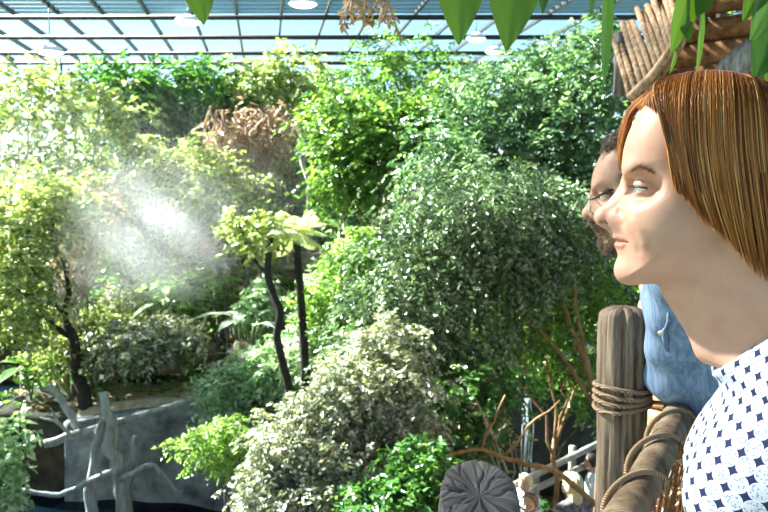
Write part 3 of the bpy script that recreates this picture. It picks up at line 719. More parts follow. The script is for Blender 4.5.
def nets(f, xs, ys, zs, B=10):
    """surface of f = 0 on a rectilinear grid, evaluated only near the surface"""
    nx, ny, nz = len(xs), len(ys), len(zs)
    bx, by, bz = [np.unique(np.append(np.arange(0, n, B), n-1)) for n in (nx, ny, nz)]
    G = np.full((nx, ny, nz), 1.0, np.float32)
    cx = np.array([(xs[a]+xs[b])/2 for a, b in zip(bx[:-1], bx[1:])]); cy = np.array([(ys[a]+ys[b])/2 for a, b in zip(by[:-1], by[1:])]); cz = np.array([(zs[a]+zs[b])/2 for a, b in zip(bz[:-1], bz[1:])])
    hx = np.array([(xs[b]-xs[a])/2 for a, b in zip(bx[:-1], bx[1:])]); hy = np.array([(ys[b]-ys[a])/2 for a, b in zip(by[:-1], by[1:])]); hz = np.array([(zs[b]-zs[a])/2 for a, b in zip(bz[:-1], bz[1:])])
    X, Y, Z = np.meshgrid(cx, cy, cz, indexing='ij'); c = f(np.stack([X.ravel(), Y.ravel(), Z.ravel()], 1)).reshape(X.shape)
    HX, HY, HZ = np.meshgrid(hx, hy, hz, indexing='ij'); rad = np.sqrt(HX**2+HY**2+HZ**2)
    act = np.abs(c) < rad*1.25+.004
    need = np.zeros(G.shape, bool)
    for i, j, k in np.argwhere(~act):
        G[bx[i]:bx[i+1]+1, by[j]:by[j+1]+1, bz[k]:bz[k+1]+1] = 1.0 if c[i, j, k] > 0 else -1.0
    for i, j, k in np.argwhere(act): need[bx[i]:bx[i+1]+1, by[j]:by[j+1]+1, bz[k]:bz[k+1]+1] = True
    I = np.argwhere(need)
    for q in range(0, len(I), 300000):
        J = I[q:q+300000]; G[J[:, 0], J[:, 1], J[:, 2]] = f(np.stack([xs[J[:, 0]], ys[J[:, 1]], zs[J[:, 2]]], 1))
    S = G < 0
    s0 = S[:-1, :-1, :-1]; mn = s0.copy(); mxx = s0.copy()
    for a in (0, 1):
        for b in (0, 1):
            for c_ in (0, 1):
                v = S[a:nx-1+a, b:ny-1+b, c_:nz-1+c_]; mn &= v; mxx |= v
    cells = np.argwhere(mxx & ~mn)
    ids = np.full((nx-1, ny-1, nz-1), -1, np.int64); ids[cells[:, 0], cells[:, 1], cells[:, 2]] = np.arange(len(cells))
    cor = [(a, b, c_) for a in (0, 1) for b in (0, 1) for c_ in (0, 1)]
    acc = np.zeros((len(cells), 3)); cnt = np.zeros(len(cells))
    for p in cor:
        for ax in range(3):
            if p[ax]: continue
            q = list(p); q[ax] = 1
            A = cells+np.array(p); Bq = cells+np.array(q)
            va = G[A[:, 0], A[:, 1], A[:, 2]].astype(float); vb = G[Bq[:, 0], Bq[:, 1], Bq[:, 2]].astype(float)
            m = (va < 0) != (vb < 0); t = np.where(m, va/np.where(va == vb, 1, va-vb), 0)
            pa = np.stack([xs[A[:, 0]], ys[A[:, 1]], zs[A[:, 2]]], 1); pb = np.stack([xs[Bq[:, 0]], ys[Bq[:, 1]], zs[Bq[:, 2]]], 1)
            acc += np.where(m[:, None], pa+(pb-pa)*t[:, None], 0); cnt += m
    V = acc/cnt[:, None]
    Q = []
    for ax in range(3):
        o1, o2 = [(1, 2), (2, 0), (0, 1)][ax]
        a = S; sl0 = [slice(None)]*3; sl1 = [slice(None)]*3; sl0[ax] = slice(0, -1); sl1[ax] = slice(1, None)
        E = np.argwhere(S[tuple(sl0)] != S[tuple(sl1)])
        ok = (E[:, o1] > 0) & (E[:, o2] > 0) & (E[:, o1] < G.shape[o1]-1) & (E[:, o2] < G.shape[o2]-1); E = E[ok]
        ins = S[E[:, 0], E[:, 1], E[:, 2]]
        def cid(d1, d2):
            c_ = E.copy(); c_[:, o1] += d1; c_[:, o2] += d2; return ids[c_[:, 0], c_[:, 1], c_[:, 2]]
        q = np.stack([cid(-1, -1), cid(0, -1), cid(0, 0), cid(-1, 0)], 1); q[~ins] = q[~ins][:, ::-1]
        Q.append(q)
    return V, np.concatenate(Q)
def relax(V, F, it=1, lam=.5):
    E = np.concatenate([F[:, [0, 1]], F[:, [1, 2]], F[:, [2, 3]], F[:, [3, 0]]])
    for _ in range(it):
        A = np.zeros_like(V); n = np.zeros(len(V))
        for k in range(3):
            A[:, k] = np.bincount(E[:, 0], V[E[:, 1], k], len(V)) + np.bincount(E[:, 1], V[E[:, 0], k], len(V))
        n = np.bincount(E[:, 0], minlength=len(V)) + np.bincount(E[:, 1], minlength=len(V))
        V = V*(1-lam) + lam*A/np.maximum(n, 1)[:, None]
    return V
def build_sdf(name, f, frame, xs, ys, zs, mat, parent, it=1):
    V, F = nets(f, xs, ys, zs); V = relax(V, F, it)
    return mesh_obj(name, frame.world(V), [F], mat, parent), V

# ---------------------------------------------------------------- skin and cloth
def skinmat(name, col, col2, lip=None):
    m, nt, out = newmat(name); p = N(nt, 'BsdfPrincipled'); p.inputs['Roughness'].default_value = .48; p.inputs['Specular IOR Level'].default_value = .4
    p.inputs['Subsurface Weight'].default_value = .18; p.inputs['Subsurface Radius'].default_value = (1, .35, .2); p.inputs['Subsurface Scale'].default_value = .006
    tc = N(nt, 'TexCoord'); nz = N(nt, 'TexNoise'); nz.inputs['Scale'].default_value = 28; nz.inputs['Detail'].default_value = 5; nt.links.new(tc.outputs['Object'], nz.inputs['Vector'])
    r = ramp(nt, [(.35, col), (.65, col2)]); nt.links.new(nz.outputs['Fac'], r.inputs[0])
    if lip:
        at_ = N(nt, 'Attribute'); at_.attribute_name = 'lips'; mx = N(nt, 'Mix', data_type='RGBA'); nt.links.new(at_.outputs['Fac'], mx.inputs[0]); nt.links.new(r.outputs[0], mx.inputs[6]); mx.inputs[7].default_value = c4(lip); nt.links.new(mx.outputs[2], p.inputs['Base Color'])
    else: nt.links.new(r.outputs[0], p.inputs['Base Color'])
    n2 = N(nt, 'TexNoise'); n2.inputs['Scale'].default_value = 900; nt.links.new(tc.outputs['Object'], n2.inputs['Vector'])
    b = N(nt, 'Bump'); b.inputs['Distance'].default_value = .0002; nt.links.new(n2.outputs['Fac'], b.inputs['Height']); nt.links.new(b.outputs[0], p.inputs['Normal'])
    nt.links.new(p.outputs[0], out.inputs[0]); return m
def hairmat(name, cols, rough=.38, tone=False):
    m, nt, out = newmat(name); g = N(nt, 'NewGeometry'); r = ramp(nt, [(i/(len(cols)-1), c) for i, c in enumerate(cols)]); nt.links.new(g.outputs['Random Per Island'], r.inputs[0])
    if tone:
        ta = N(nt, 'Attribute'); ta.attribute_name = 'tone'; nt.links.new(ta.outputs['Fac'], r.inputs[0])
    p = N(nt, 'BsdfPrincipled'); p.inputs['Roughness'].default_value = rough; p.inputs['Specular IOR Level'].default_value = .35
    nt.links.new(r.outputs[0], p.inputs['Base Color'])
    t = N(nt, 'BsdfTranslucent'); nt.links.new(r.outputs[0], t.inputs[0]); ms = N(nt, 'MixShader'); ms.inputs[0].default_value = .25
    nt.links.new(p.outputs[0], ms.inputs[1]); nt.links.new(t.outputs[0], ms.inputs[2]); nt.links.new(ms.outputs[0], out.inputs[0]); return m
def strands(curves, rad, mat, name, parent, frame):
    """curves: n x k x 3 in the person's axes; three-sided tapering hairs"""
    C = np.asarray(curves); n, k, _ = C.shape
    T = unit(np.gradient(C, axis=1)); A = unit(np.cross(T, np.array((.3, 1, .2)))); B = np.cross(T, A)
    taper = np.concatenate([np.linspace(1, 1, k-4), [.9, .75, .5, .12]]); rr = np.asarray(rad).reshape(-1, 1)*taper
    V = np.stack([C + rr[..., None]*(math.cos(a)*A + math.sin(a)*B) for a in (0, 2.094, 4.189)], 2).reshape(-1, 3)
    b = (np.arange(n)[:, None]*k + np.arange(k-1)[None])[..., None]*3
    F = np.concatenate([np.concatenate([b+i, b+(i+1) % 3, b+3+(i+1) % 3, b+3+i], -1).reshape(-1, 4) for i in range(3)])
    return mesh_obj(name, frame.world(V), [F.astype(int)], mat, parent)

skin_w = skinmat('fair_skin', (.53, .31, .225), (.60, .365, .275), (.44, .17, .135))
skin_m = skinmat('ruddy_skin', (.52, .30, .21), (.60, .37, .27))
eye_white = simple('eye_white', (.78, .76, .74), .15); 
def eyemat(name, iris):
    m, nt, out = newmat(name); p = N(nt, 'BsdfPrincipled'); p.inputs['Roughness'].default_value = .08
    tc = N(nt, 'TexCoord'); gr = N(nt, 'VectorMath', operation='LENGTH'); sx = N(nt, 'SeparateXYZ'); nt.links.new(tc.outputs['Object'], sx.inputs[0])
    r = ramp(nt, [(0, (.75, .73, .70)), (.74, (.75, .73, .70)), (.78, tuple(x*.4 for x in iris)), (.82, iris), (.95, iris), (.965, (.01, .01, .01))]); mp = N(nt, 'MapRange'); mp.inputs[1].default_value = -1; nt.links.new(sx.outputs[0], mp.inputs[0])
    mp.inputs[1].default_value = 0; nt.links.new(mp.outputs[0], r.inputs[0]); nt.links.new(r.outputs[0], p.inputs['Base Color']); nt.links.new(p.outputs[0], out.inputs[0]); return m
def hand(P, d, wrist, dirv, nrm, side, L=.175, curl=.35):
    """palm and five bent fingers grown from the wrist along dirv; nrm is the way the palm faces, side the way of the thumb"""
    dv, nr, sd = unit(dirv), unit(nrm), unit(side); w = np.asarray(wrist, float)
    pc = w+dv*L*.27
    R = np.stack([dv, sd, nr], 1)
    d = smin(d, ell(P, pc, (L*.31, L*.225, L*.085), R), .012)
    for i, (o, ln, r) in enumerate(((.165, .43, .0078), (.06, .48, .0082), (-.05, .45, .0078), (-.15, .35, .0066))):
        a = w+dv*L*.48+sd*L*o; c = curl*(1+.15*i)
        for j, (q, ang) in enumerate(((.45, c*.5), (.32, c*1.3), (.25, c*2))):
            b = a+(dv*math.cos(ang)+nr*math.sin(ang)+sd*o*.25)*ln*L*q; d = smin(d, cone(P, a, b, r*(1-.1*j), r*(.92-.12*j)), .004); a = b
    a = w+dv*L*.14+sd*L*.17
    for j, (q, v) in enumerate(((.24, dv*.6+sd*.7+nr*.25), (.18, dv*.85+sd*.35+nr*.35), (.13, dv*.95+sd*.1+nr*.35))):
        b = a+unit(v)*L*q; d = smin(d, cone(P, a, b, .011-.0015*j, .0095-.0015*j), .006); a = b
    return d

# ================================================================ the red-haired woman
wc = at(700, 187, .935); WF = Frame((0, 0), (-math.cos(math.radians(21)), math.sin(math.radians(21))))
WF.o = np.array((wc[0], wc[1], 0.))
front_px = [(625.5, 182), (622.5, 190), (618, 203), (613, 219), (611.8, 228), (612.5, 234), (614.0, 238.2), (616.4, 241.2), (615.2, 245.2), (617.2, 250.5), (619.0, 256), (616.2, 262), (614.8, 268), (616, 273.5), (620, 278.5), (628, 281.5)]
base_px = [(640, 113), (630, 132), (624.3, 150), (622.8, 165), (624.6, 176), (629, 183), (629, 190), (628, 203), (626.5, 219), (626, 228), (627, 234), (628, 240), (628.5, 246), (628.5, 252), (628, 257), (624.5, 264), (622, 270), (621.5, 276), (624, 279.5), (630, 282),
           (640, 282), (660, 281), (690, 277), (716, 262), (735, 244), (762, 238), (783, 215), (793, 180), (789, 140), (770, 106), (735, 85), (690, 84), (658, 95)]
muz_px = front_px + [(652, 277), (654, 205), (642, 187)]
nose_px = [(626.5, 178), (624.8, 182.5), (620.5, 188), (614.5, 194.5), (606.5, 202.5), (599.5, 209.5), (596.6, 214), (596.3, 218.5), (598.6, 223.6), (604, 227.5), (612, 228.2), (622, 226), (632, 222), (640, 205), (634, 188)]
w_base = np.array([WF.px(*q)[[0, 2]] for q in base_px]); w_nose = smooth_poly([WF.px(*q)[[0, 2]] for q in nose_px], 2)
w_base = smooth_poly(w_base, 1); w_muz = smooth_poly([WF.px(*q)[[0, 2]] for q in muz_px], 1)
def fz_(pts): return np.array([WF.px(x, y, .02)[[0, 2]] for x, y in pts])
def pline(f, z, pts):
    d = np.full(f.shape, 1e9)
    for (ax, ay), (bx, by) in zip(pts[:-1], pts[1:]):
        ex, ey = bx-ax, by-ay; t = np.clip(((f-ax)*ex+(z-ay)*ey)/(ex*ex+ey*ey), 0, 1); d = np.minimum(d, np.hypot(f-ax-ex*t, z-ay-ey*t))
    return d
Zc, Zn = WF.px(628, 283)[2], WF.px(625, 182)[2]
wp = lambda x, y, lat=0.: WF.px(x, y, lat)
eye_c = wp(645.5, 188.4, .034)
mc_ = wp(634, 242, .021)
nk0, nk1 = np.array((*wp(712, 262)[[0]], 0, wp(712, 262)[2])), wp(752, 312)
chest0 = wp(785, 400)
CR_WING = fz_([(619.5, 211), (623.5, 213), (626.0, 218), (624.5, 224)]); CR_NOST = fz_([(600.5, 222.3), (604, 221.3), (607.5, 223.2)]); CR_MOUTH = fz_([(612, 241.2), (622, 241.6), (634.5, 242.2)])
CR_FOLD = fz_([(629.5, 221), (636, 230), (640.5, 241), (640.5, 250)]); CR_UP = fz_([(614, 237.8), (620, 238.0), (628, 240)]); CR_LOW = fz_([(615, 245.5), (621, 246.2), (628, 244.6)]); CR_CHEEK = fz_([(634, 222), (641, 229), (646, 240)])
def w_head(P):
    f, s, z = P[:, 0], P[:, 1], P[:, 2]; a = np.abs(s)
    d2 = poly2(f, z, w_base)
    ff = WF.px(616, 260)[0]-f                                           # depth behind the chin
    low = np.clip((Zc+.055-z)/.06, 0, 1); low = low*low*(3-2*low)
    mid = np.clip((ff-.005)/.075, 0, 1)
    R = (1-low)*.056 + low*(.030+.018*mid); hw = (1-low)*.013 + low*(.004+.012*mid)
    hw = hw + .006*np.clip((ff-.06)/.06, 0, 1)*(1-low)
    d = rext(d2, s, R, hw)
    # muzzle, lips and chin stand out from the broad face
    lowm = np.clip((Zn-z)/(Zn-Zc), 0, 1)
    d = smin(d, rext(poly2(f, z, w_muz), s, .013+.009*lowm, .001+.005*lowm), .016)
    A = np.stack([f, a, z], 1)
    d = smin(d, ell(A, (wp(664, 222)[0], .042, wp(664, 222)[2]), (.030, .022, .026)), .024)
    d = smin(d, ell(A, (wp(645, 216)[0], .030, wp(645, 216)[2]), (.014, .016, .014)), .020)
    d = smin(d, ell(A, wp(636, 170.5, .026), (.009, .024, .007)), .014)
    # eye socket
    d = -smin(-d, ell(A, wp(640, 186.5, .0545), (.020, .0180, .0115)), .019)
    d = -smin(-d, ell(A, wp(633, 186.0, .024), (.007, .010, .008)), .010)
    # nose
    h = np.clip((wp(0, 190)[2]-z)/.03, 0, 1)
    n2 = poly2(f, z, w_nose); Rn = .0078+.0040*h; dn = rext(n2, s, Rn, .0005+.0035*h)
    dn = smin(dn, ell(A, wp(602.5, 216.5, .0), (.0085, .0105, .0095)), .008)
    dn = smin(dn, ell(A, wp(617.5, 219.0, .0128), (.0105, .0072, .0088)), .006)
    d = smin(d, dn, .013)
    # creases seen from the side: wing of the nose, nostril, mouth, smile fold
    G_ = lambda pts, wd, dp: dp*np.exp(-(pline(f, z, pts)/wd)**2)
    d = d + G_(CR_WING, .0030, .0010)*np.clip((a-.006)/.006, 0, 1) + G_(CR_NOST, .0013, .0045)*np.clip((.0165-a)/.003, 0, 1)
    d = d + G_(CR_MOUTH, .0011, .0034)*np.clip((.036-a)/.003, 0, 1) + G_(CR_FOLD, .0040, .0008)*(a > .012)
    d = d - G_(CR_UP, .0030, .0008)*(a < .026) - G_(CR_LOW, .0034, .0012)*(a < .026) - G_(CR_CHEEK, .006, .0016)*(a > .012)
    # lids round the eyeball, open towards the front
    lid = ell(A, eye_c, (.0139, .0148, .0139))
    e = A-eye_c; ang = np.arctan2(e[:, 2], np.maximum(e[:, 0]+.0050, 1e-5))
    slit = np.maximum(np.maximum(ang-.20, -.30-ang)*.010, -(e[:, 0]+.0030))
    slit = np.maximum(slit, np.abs(e[:, 1])-.0160)
    d = smin(d, lid, .0045)
    d = np.maximum(d, -slit)
    # lid fold
    d = -smin(-d, cone(A, eye_c+(.0118, -.003, .0082), eye_c+(-.001, .0148, .0065), .0008, .0008), .0016)
    return d
def w_body_core(P, neck=True):
    f, s, z = P[:, 0], P[:, 1], P[:, 2]; A = np.stack([f, np.abs(s), z], 1)
    x0 = W_X
    d = ell(A, (x0, .0, 1.20), (.098, .150, .165))
    d = smin(d, ell(A, (x0-.005, 0, 1.03), (.085, .125, .15)), .05)
    d = smin(d, ell(A, (x0-.015, .045, .88), (.105, .115, .13)), .05)
    d = smin(d, ell(A, (x0+.062, .070, 1.175), (.058, .060, .062)), .035)
    d = smin(d, cone(A, (x0-.035, .0, 1.30), (x0-.025, .150, 1.275), .052, .047), .03)
    d = smin(d, cone(A, (x0-.015, .088, .86), (x0+.0, .092, .47), .083, .054), .03)
    d = smin(d, cone(A, (x0+.0, .092, .47), (x0-.03, .095, .09), .052, .036), .02)
    d = smin(d, cone(A, (x0-.05, .095, .055), (x0+.10, .11, .035), .034, .026), .02)
    d = smin(d, cone(A, (x0-.02, .165, 1.275), (x0-.055, .205, 1.01), .044, .036), .02)
    d = smin(d, cone(A, (x0-.055, .205, 1.01), (x0-.01, .215, .79), .034, .024), .015)
    d = hand(A, d, (x0-.01, .215, .785), (.18, .02, -1), (0, -1, 0), (1, 0, .1), .165)
    return d
W_X = wp(772, 400)[0] - .047
def w_neck(Q, AQ):
    n = cone(Q, nk0, nk1, .050, .054)
    n = smin(n, cone(Q, nk1, np.array((W_X-.02, 0, 1.24)), .054, .07), .02)
    # neck muscle, windpipe, trapezius, collar bone
    n = smin(n, cone(AQ, wp(742, 250, .052), wp(712, 345, .012), .013, .010), .014)
    n = smin(n, cone(Q, wp(676, 292), wp(711, 342), .013, .014), .03)
    n = smin(n, cone(AQ, (nk0[0]-.055, .02, nk0[2]), (W_X-.03, .12, 1.29), .032, .04), .03)
    n = smin(n, cone(AQ, wp(709, 352, .012), (W_X+.01, .135, 1.295), .008, .009), .02)
    n = smin(n, ell(Q, (W_X+.02, 0, wp(0, 372)[2]-.05), (.085, .11, .095)), .03)
    return n
def w_body(P):
    d = np.full(len(P), 1.0); A = np.stack([P[:, 0], np.abs(P[:, 1]), P[:, 2]], 1)
    k = P[:, 2] > Zc-.22
    d = w_body_core(P)
    if k.any():
        Q, AQ = P[k], A[k]
        n = w_neck(Q, AQ)
        d[k] = smin(d[k], n, .03)
        h = Q[:, 2] > Zc-.06
        if h.any():
            i = np.flatnonzero(k)[h]; d[i] = smin(d[i], w_head(P[i]), .016)
    return d
fx = spaced((-.40, -.16, .008), (-.16, -.02, .004), (-.02, .04, .0022), (.04, .125, .0010), (.125, .17, .006)); fy = spaced((-.30, -.09, .008), (-.09, -.03, .003), (-.03, .05, .0012), (.05, .075, .002), (.075, .1, .003), (.1, .30, .008))
fz = spaced((-.01, 1.12, .009), (1.12, Zc-.03, .004), (Zc-.03, Zn+.03, .0010), (Zn+.03, Zn+.17, .003))
WOMAN = thing('person', WF.world((W_X, 0, 0)), 'woman with copper hair in a white and navy patterned blouse looking over the railing', 'person')
wb, V = build_sdf('body', w_body, WF, fx, fy, fz, skin_w, WOMAN, 1)
# lip colour
lipw = np.zeros(len(V))
for pts in ([(612.5, 238.4), (617, 236.4), (622, 236.9), (634, 241.9), (612, 241.6)], [(612, 241.2), (634, 242.3), (628, 245.6), (621, 248.6), (613, 248.0)]):
    lipw = np.maximum(lipw, np.clip(.5-poly2(V[:, 0], V[:, 2], fz_(pts))/.0012, 0, 1)*.75)
lipw *= (np.abs(V[:, 1]) < .03)*(V[:, 0] > wp(640, 242)[0])
a_ = wb.data.attributes.new('lips', 'FLOAT', 'POINT'); a_.data.foreach_set('value', lipw.astype(np.float32))
# eyes
def eyeball(frame, c, r, parent, mat):
    m = MB(); a = np.linspace(.02, PI-.02, 20); m.lathe((0, 0, 0), [(math.sin(x), math.cos(x)) for x in a], 32, axis=(1, 0, 0))
    e = m.build('eye', mat, None); e.parent = parent; e.matrix_parent_inverse = world_of(parent).inverted()
    w_ = frame.world(c); e.matrix_basis = Matrix.Translation(tuple(w_)) @ Matrix(((frame.F[0], frame.S[0], 0, 0), (frame.F[1], frame.S[1], 0, 0), (0, 0, 1, 0), (0, 0, 0, 1))) @ Matrix.Scale(r, 4)
    return e
blue_eye = eyemat('blue_grey_iris', (.22, .34, .42))
for sg in (1, -1): eyeball(WF, eye_c*np.array((1, sg, 1)), .0125, WOMAN, blue_eye)
lash = simple('dark_lash', (.03, .018, .012), .6)
lm_, li_ = MB(), 0
for sg in (1, -1):
    m = MB(); pts = []
    for q in np.linspace(-.35, 1.75, 14):
        pts.append(eye_c + np.array((.0142*math.cos(q), sg*.0 + .0146*math.sin(q), .0022-.0012*q)))
    pts = np.array(pts); pts[:, 1] *= 1; pts = (pts-0)*np.array((1, sg, 1)); m.tube(WF.world(pts), np.linspace(.0004, .0009, 14), 5)
    for p_ in pts[2:]:
        d_ = unit((p_-eye_c*np.array((1, sg, 1)))*np.array((1, 1, 0))); m.tube(WF.world(np.array([p_, p_+d_*.003+(0, 0, .0002), p_+d_*.0055+(0, 0, .0016)])), np.array([.0004, .0003, .0001]), 4)
    m.build('eyelashes', lash, WOMAN)
browm = hairmat('brow_hair', [(.26, .14, .07), (.44, .27, .16)], .6)
# brow hairs lie on the skin: push each onto the surface of the face
def onto(f, P, n=6):
    P = np.array(P, float)
    for _ in range(n):
        d = f(P); e = 1e-3
        g = np.stack([(f(P+np.eye(3)[k]*e)-d)/e for k in range(3)], 1); P = P - unit(g)*d[:, None]*.9
    return P, unit(g)
for sg in (1, -1):
    r_ = np.random.default_rng(5); n = 110; t = r_.random(n)
    px_ = np.interp(t, [0, .35, .7, 1], [629.5, 637, 645, 653]); py_ = np.interp(t, [0, .35, .7, 1], [170.4, 166.6, 168.2, 172.8]); la = np.interp(t, [0, .35, .7, 1], [.012, .026, .040, .048])
    far_ = np.array([wp(x+r_.normal()*.5, y+r_.normal()*.75, .14) for x, y in zip(px_, py_)]); eye0 = WF.local((0, 0, CAMZ)); P0 = far_.copy(); dr = unit(far_-eye0)
    for _ in range(60): P0 = P0 + dr*np.minimum(w_body(P0), .01)[:, None]*.8
    P0, g_ = onto(w_body, P0, 2)
    tdir = unit(np.array((-.75, .55, .12)) + r_.normal(size=(n, 3))*.18); tdir = unit(tdir - g_*(tdir*g_).sum(1, keepdims=True)*.8)
    C = np.stack([P0+g_*.0007+tdir*.006*k/5+g_*.0006*math.sin(k/5*PI) for k in range(6)], 1)*np.array((1, sg, 1))
    strands(C, r_.uniform(.0002, .00036, n), browm, 'eyebrow', WOMAN, WF)
# ------------------------------------------------ hair
copper = hairmat('copper_hair', [(.055, .014, .004), (.22, .066, .014), (.44, .155, .034), (.64, .29, .075), (.86, .55, .21)], .36, True)
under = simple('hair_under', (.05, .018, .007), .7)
def guide(pts): return np.array([wp(x, y, l) for x, y, l in pts])
near = [
 guide([(668, 86, -.002), (642, 95, -.012), (625, 114, -.024), (618, 143, -.034), (620, 172, -.04)]),
 guide([(668, 86, .0), (645, 98, .0), (630, 114, -.004), (625.5, 134, -.012), (623, 164, -.026)]),
 guide([(669, 86, .004), (653, 106, .036), (662, 130, .058), (669, 158, .072), (675, 194, .077)]),
 guide([(676, 84, .006), (664, 106, .050), (671, 136, .074), (677, 166, .082), (683, 197, .083)]),
 guide([(690, 80, .008), (682, 108, .060), (684, 146, .083), (690, 184, .090), (703, 222, .086)]),
 guide([(708, 76, .010), (706, 108, .062), (708, 152, .085), (716, 200, .090), (733, 250, .082)]),
 guide([(728, 73, .010), (732, 108, .066), (736, 156, .090), (744, 212, .093), (757, 276, .082)]),
 guide([(748, 74, .010), (760, 112, .064), (766, 164, .086), (773, 222, .086), (781, 292, .076)]),
 guide([(768, 82, .008), (786, 124, .052), (796, 176, .066), (800, 236, .062), (803, 304, .052)]),
 guide([(780, 90, .004), (804, 134, .024), (814, 184, .030), (818, 244, .028), (816, 312, .022)]),
 guide([(782, 91, 0), (806, 135, .0), (818, 185, .0), (821, 245, .0), (819, 314, .0)])]
far = [g*np.array((1, -1, 1)) for g in near[3:]]
def resamp(G, k):
    t = np.linspace(0, 1, len(G)); tt = np.linspace(0, 1, k)
    # smooth through the guide points
    out = []
    for c in range(3):
        y = G[:, c]; m_ = np.gradient(y, t); i = np.clip(np.searchsorted(t, tt)-1, 0, len(t)-2); h = t[i+1]-t[i]; q = (tt-t[i])/h
        out.append((2*q**3-3*q**2+1)*y[i]+(q**3-2*q**2+q)*h*m_[i]+(-2*q**3+3*q**2)*y[i+1]+(q**3-q**2)*h*m_[i+1])
    return np.stack(out, 1)
K = 18
F_EAR = wp(765, 150)[0]
def pushout(f, C, dmin, sideways=True):
    sh = C.shape; P = C.reshape(-1, 3).copy(); dm = np.broadcast_to(dmin, sh[:-1]).ravel()
    for _ in range(7):
        d = f(P); k = np.flatnonzero(d < dm)
        if not len(k): break
        e = 2e-3; g = np.stack([(f(P[k]+np.eye(3)[a]*e)-d[k])/e for a in range(3)], 1)
        if sideways: g[:, 0] *= np.where(P[k][:, 0] > F_EAR, .0, 1.0)
        g = g + 1e-6; nn = np.linalg.norm(g, axis=1, keepdims=True); P[k] += (g/nn)*np.minimum((dm[k]-d[k])[:, None]/np.maximum(nn, .4), .02)
    return P.reshape(sh)
def hairset(gs, n, seed, spans=None, wts=None, inset=.013, clump=40, lift=.017, cutoff=1.0, sideways=True):
    r_ = np.random.default_rng(seed); G = pushout(w_head, np.array([resamp(g, K) for g in gs]), lift*np.minimum(1, np.linspace(.7, 2, K))[None], sideways); ng = len(G)
    cid = r_.random(clump*ng//2)*(ng-1)
    u = r_.random(n)*(ng-1); near_c = cid[np.argmin(np.abs(u[:, None]-cid[None]), 1)]; tt = np.linspace(0, 1, K)
    U = np.clip(u[:, None] + (near_c-u)[:, None]*.75*tt**1.2, 0, ng-1-1e-6); i = U.astype(int); q = (U-i)[..., None]
    kk = np.broadcast_to(np.arange(K), U.shape); C = G[i, kk]*(1-q)+G[np.minimum(i+1, ng-1), kk]*q
    cen = wp(715, 190)*np.array((1, 0, 1)); ax = C-cen; dep = (r_.random(n)**1.3*inset)[:, None, None]
    C = C - unit(ax)*dep*np.minimum(1, .35+tt*1.5)[None, :, None]
    ph = r_.random((n, 3))*6; amp = r_.uniform(.0003, .0018, n)
    C = C + (np.sin(ph[:, None, :]+tt[None, :, None]*r_.uniform(3, 9, n)[:, None, None])*amp[:, None, None]*tt[None, :, None])
    ln = r_.uniform(.74, 1.05, n)*cutoff; idx = tt[None]*ln[:, None]*(K-1); idx = np.clip(idx, 0, K-1.001); i0 = idx.astype(int); fr = (idx-i0)[..., None]; rows = np.arange(n)[:, None]
    return pushout(w_head, C[rows, i0]*(1-fr)+C[rows, i0+1]*fr, .0015, sideways)
C1 = np.concatenate([hairset(near[:2], 520, 1, inset=.006, clump=10, lift=.008, sideways=False), hairset(near[1:3], 420, 11, inset=.006, clump=14, lift=.009, cutoff=.40)]); C2 = hairset(near[2:], 3900, 2, clump=26); C3 = hairset(far, 1300, 3)
C4 = hairset([near[1], near[2]], 0+1, 4) if False else None
def tone_of(o, sets):
    r_ = np.random.default_rng(12); out_ = []
    for C in sets:
        root = C[:, K//2]; ph = root[:, 0]*1.0+root[:, 2]*.35
        lock = .5+.22*np.sin(ph*520+2*np.sin(ph*97))+.16*np.sin(ph*1310+1.3)
        out_.append(np.clip(lock+r_.normal(size=len(C))*.16, 0, 1))
    t_ = np.repeat(np.concatenate(out_), K*3); at_ = o.data.attributes.new('tone', 'FLOAT', 'POINT'); at_.data.foreach_set('value', t_.astype(np.float32))
r_ = np.random.default_rng(8)
strands(np.concatenate([C1, C2, C3]), np.concatenate([r_.uniform(.00035, .0008, len(C1)), r_.uniform(.0004, .0010, len(C2)), r_.uniform(.0006, .0012, len(C3))]), copper, 'hair', WOMAN, WF)
tone_of(bpy.data.objects['hair'], [C1, C2, C3])
# the dense layer of hair beneath the loose strands
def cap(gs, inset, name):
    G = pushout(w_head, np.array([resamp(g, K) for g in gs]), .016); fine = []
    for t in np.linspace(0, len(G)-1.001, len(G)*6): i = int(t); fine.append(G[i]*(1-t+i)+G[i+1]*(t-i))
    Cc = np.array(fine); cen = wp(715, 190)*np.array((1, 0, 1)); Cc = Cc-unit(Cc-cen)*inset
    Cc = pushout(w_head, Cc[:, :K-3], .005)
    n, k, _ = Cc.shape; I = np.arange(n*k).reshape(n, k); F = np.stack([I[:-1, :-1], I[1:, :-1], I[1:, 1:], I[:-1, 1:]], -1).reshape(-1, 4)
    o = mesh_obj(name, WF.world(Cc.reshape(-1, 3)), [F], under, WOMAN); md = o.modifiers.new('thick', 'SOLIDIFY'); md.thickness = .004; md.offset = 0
cap([near[3]]+near[4:], .010, 'hair_underlayer'); cap(far, .010, 'hair_underlayer')

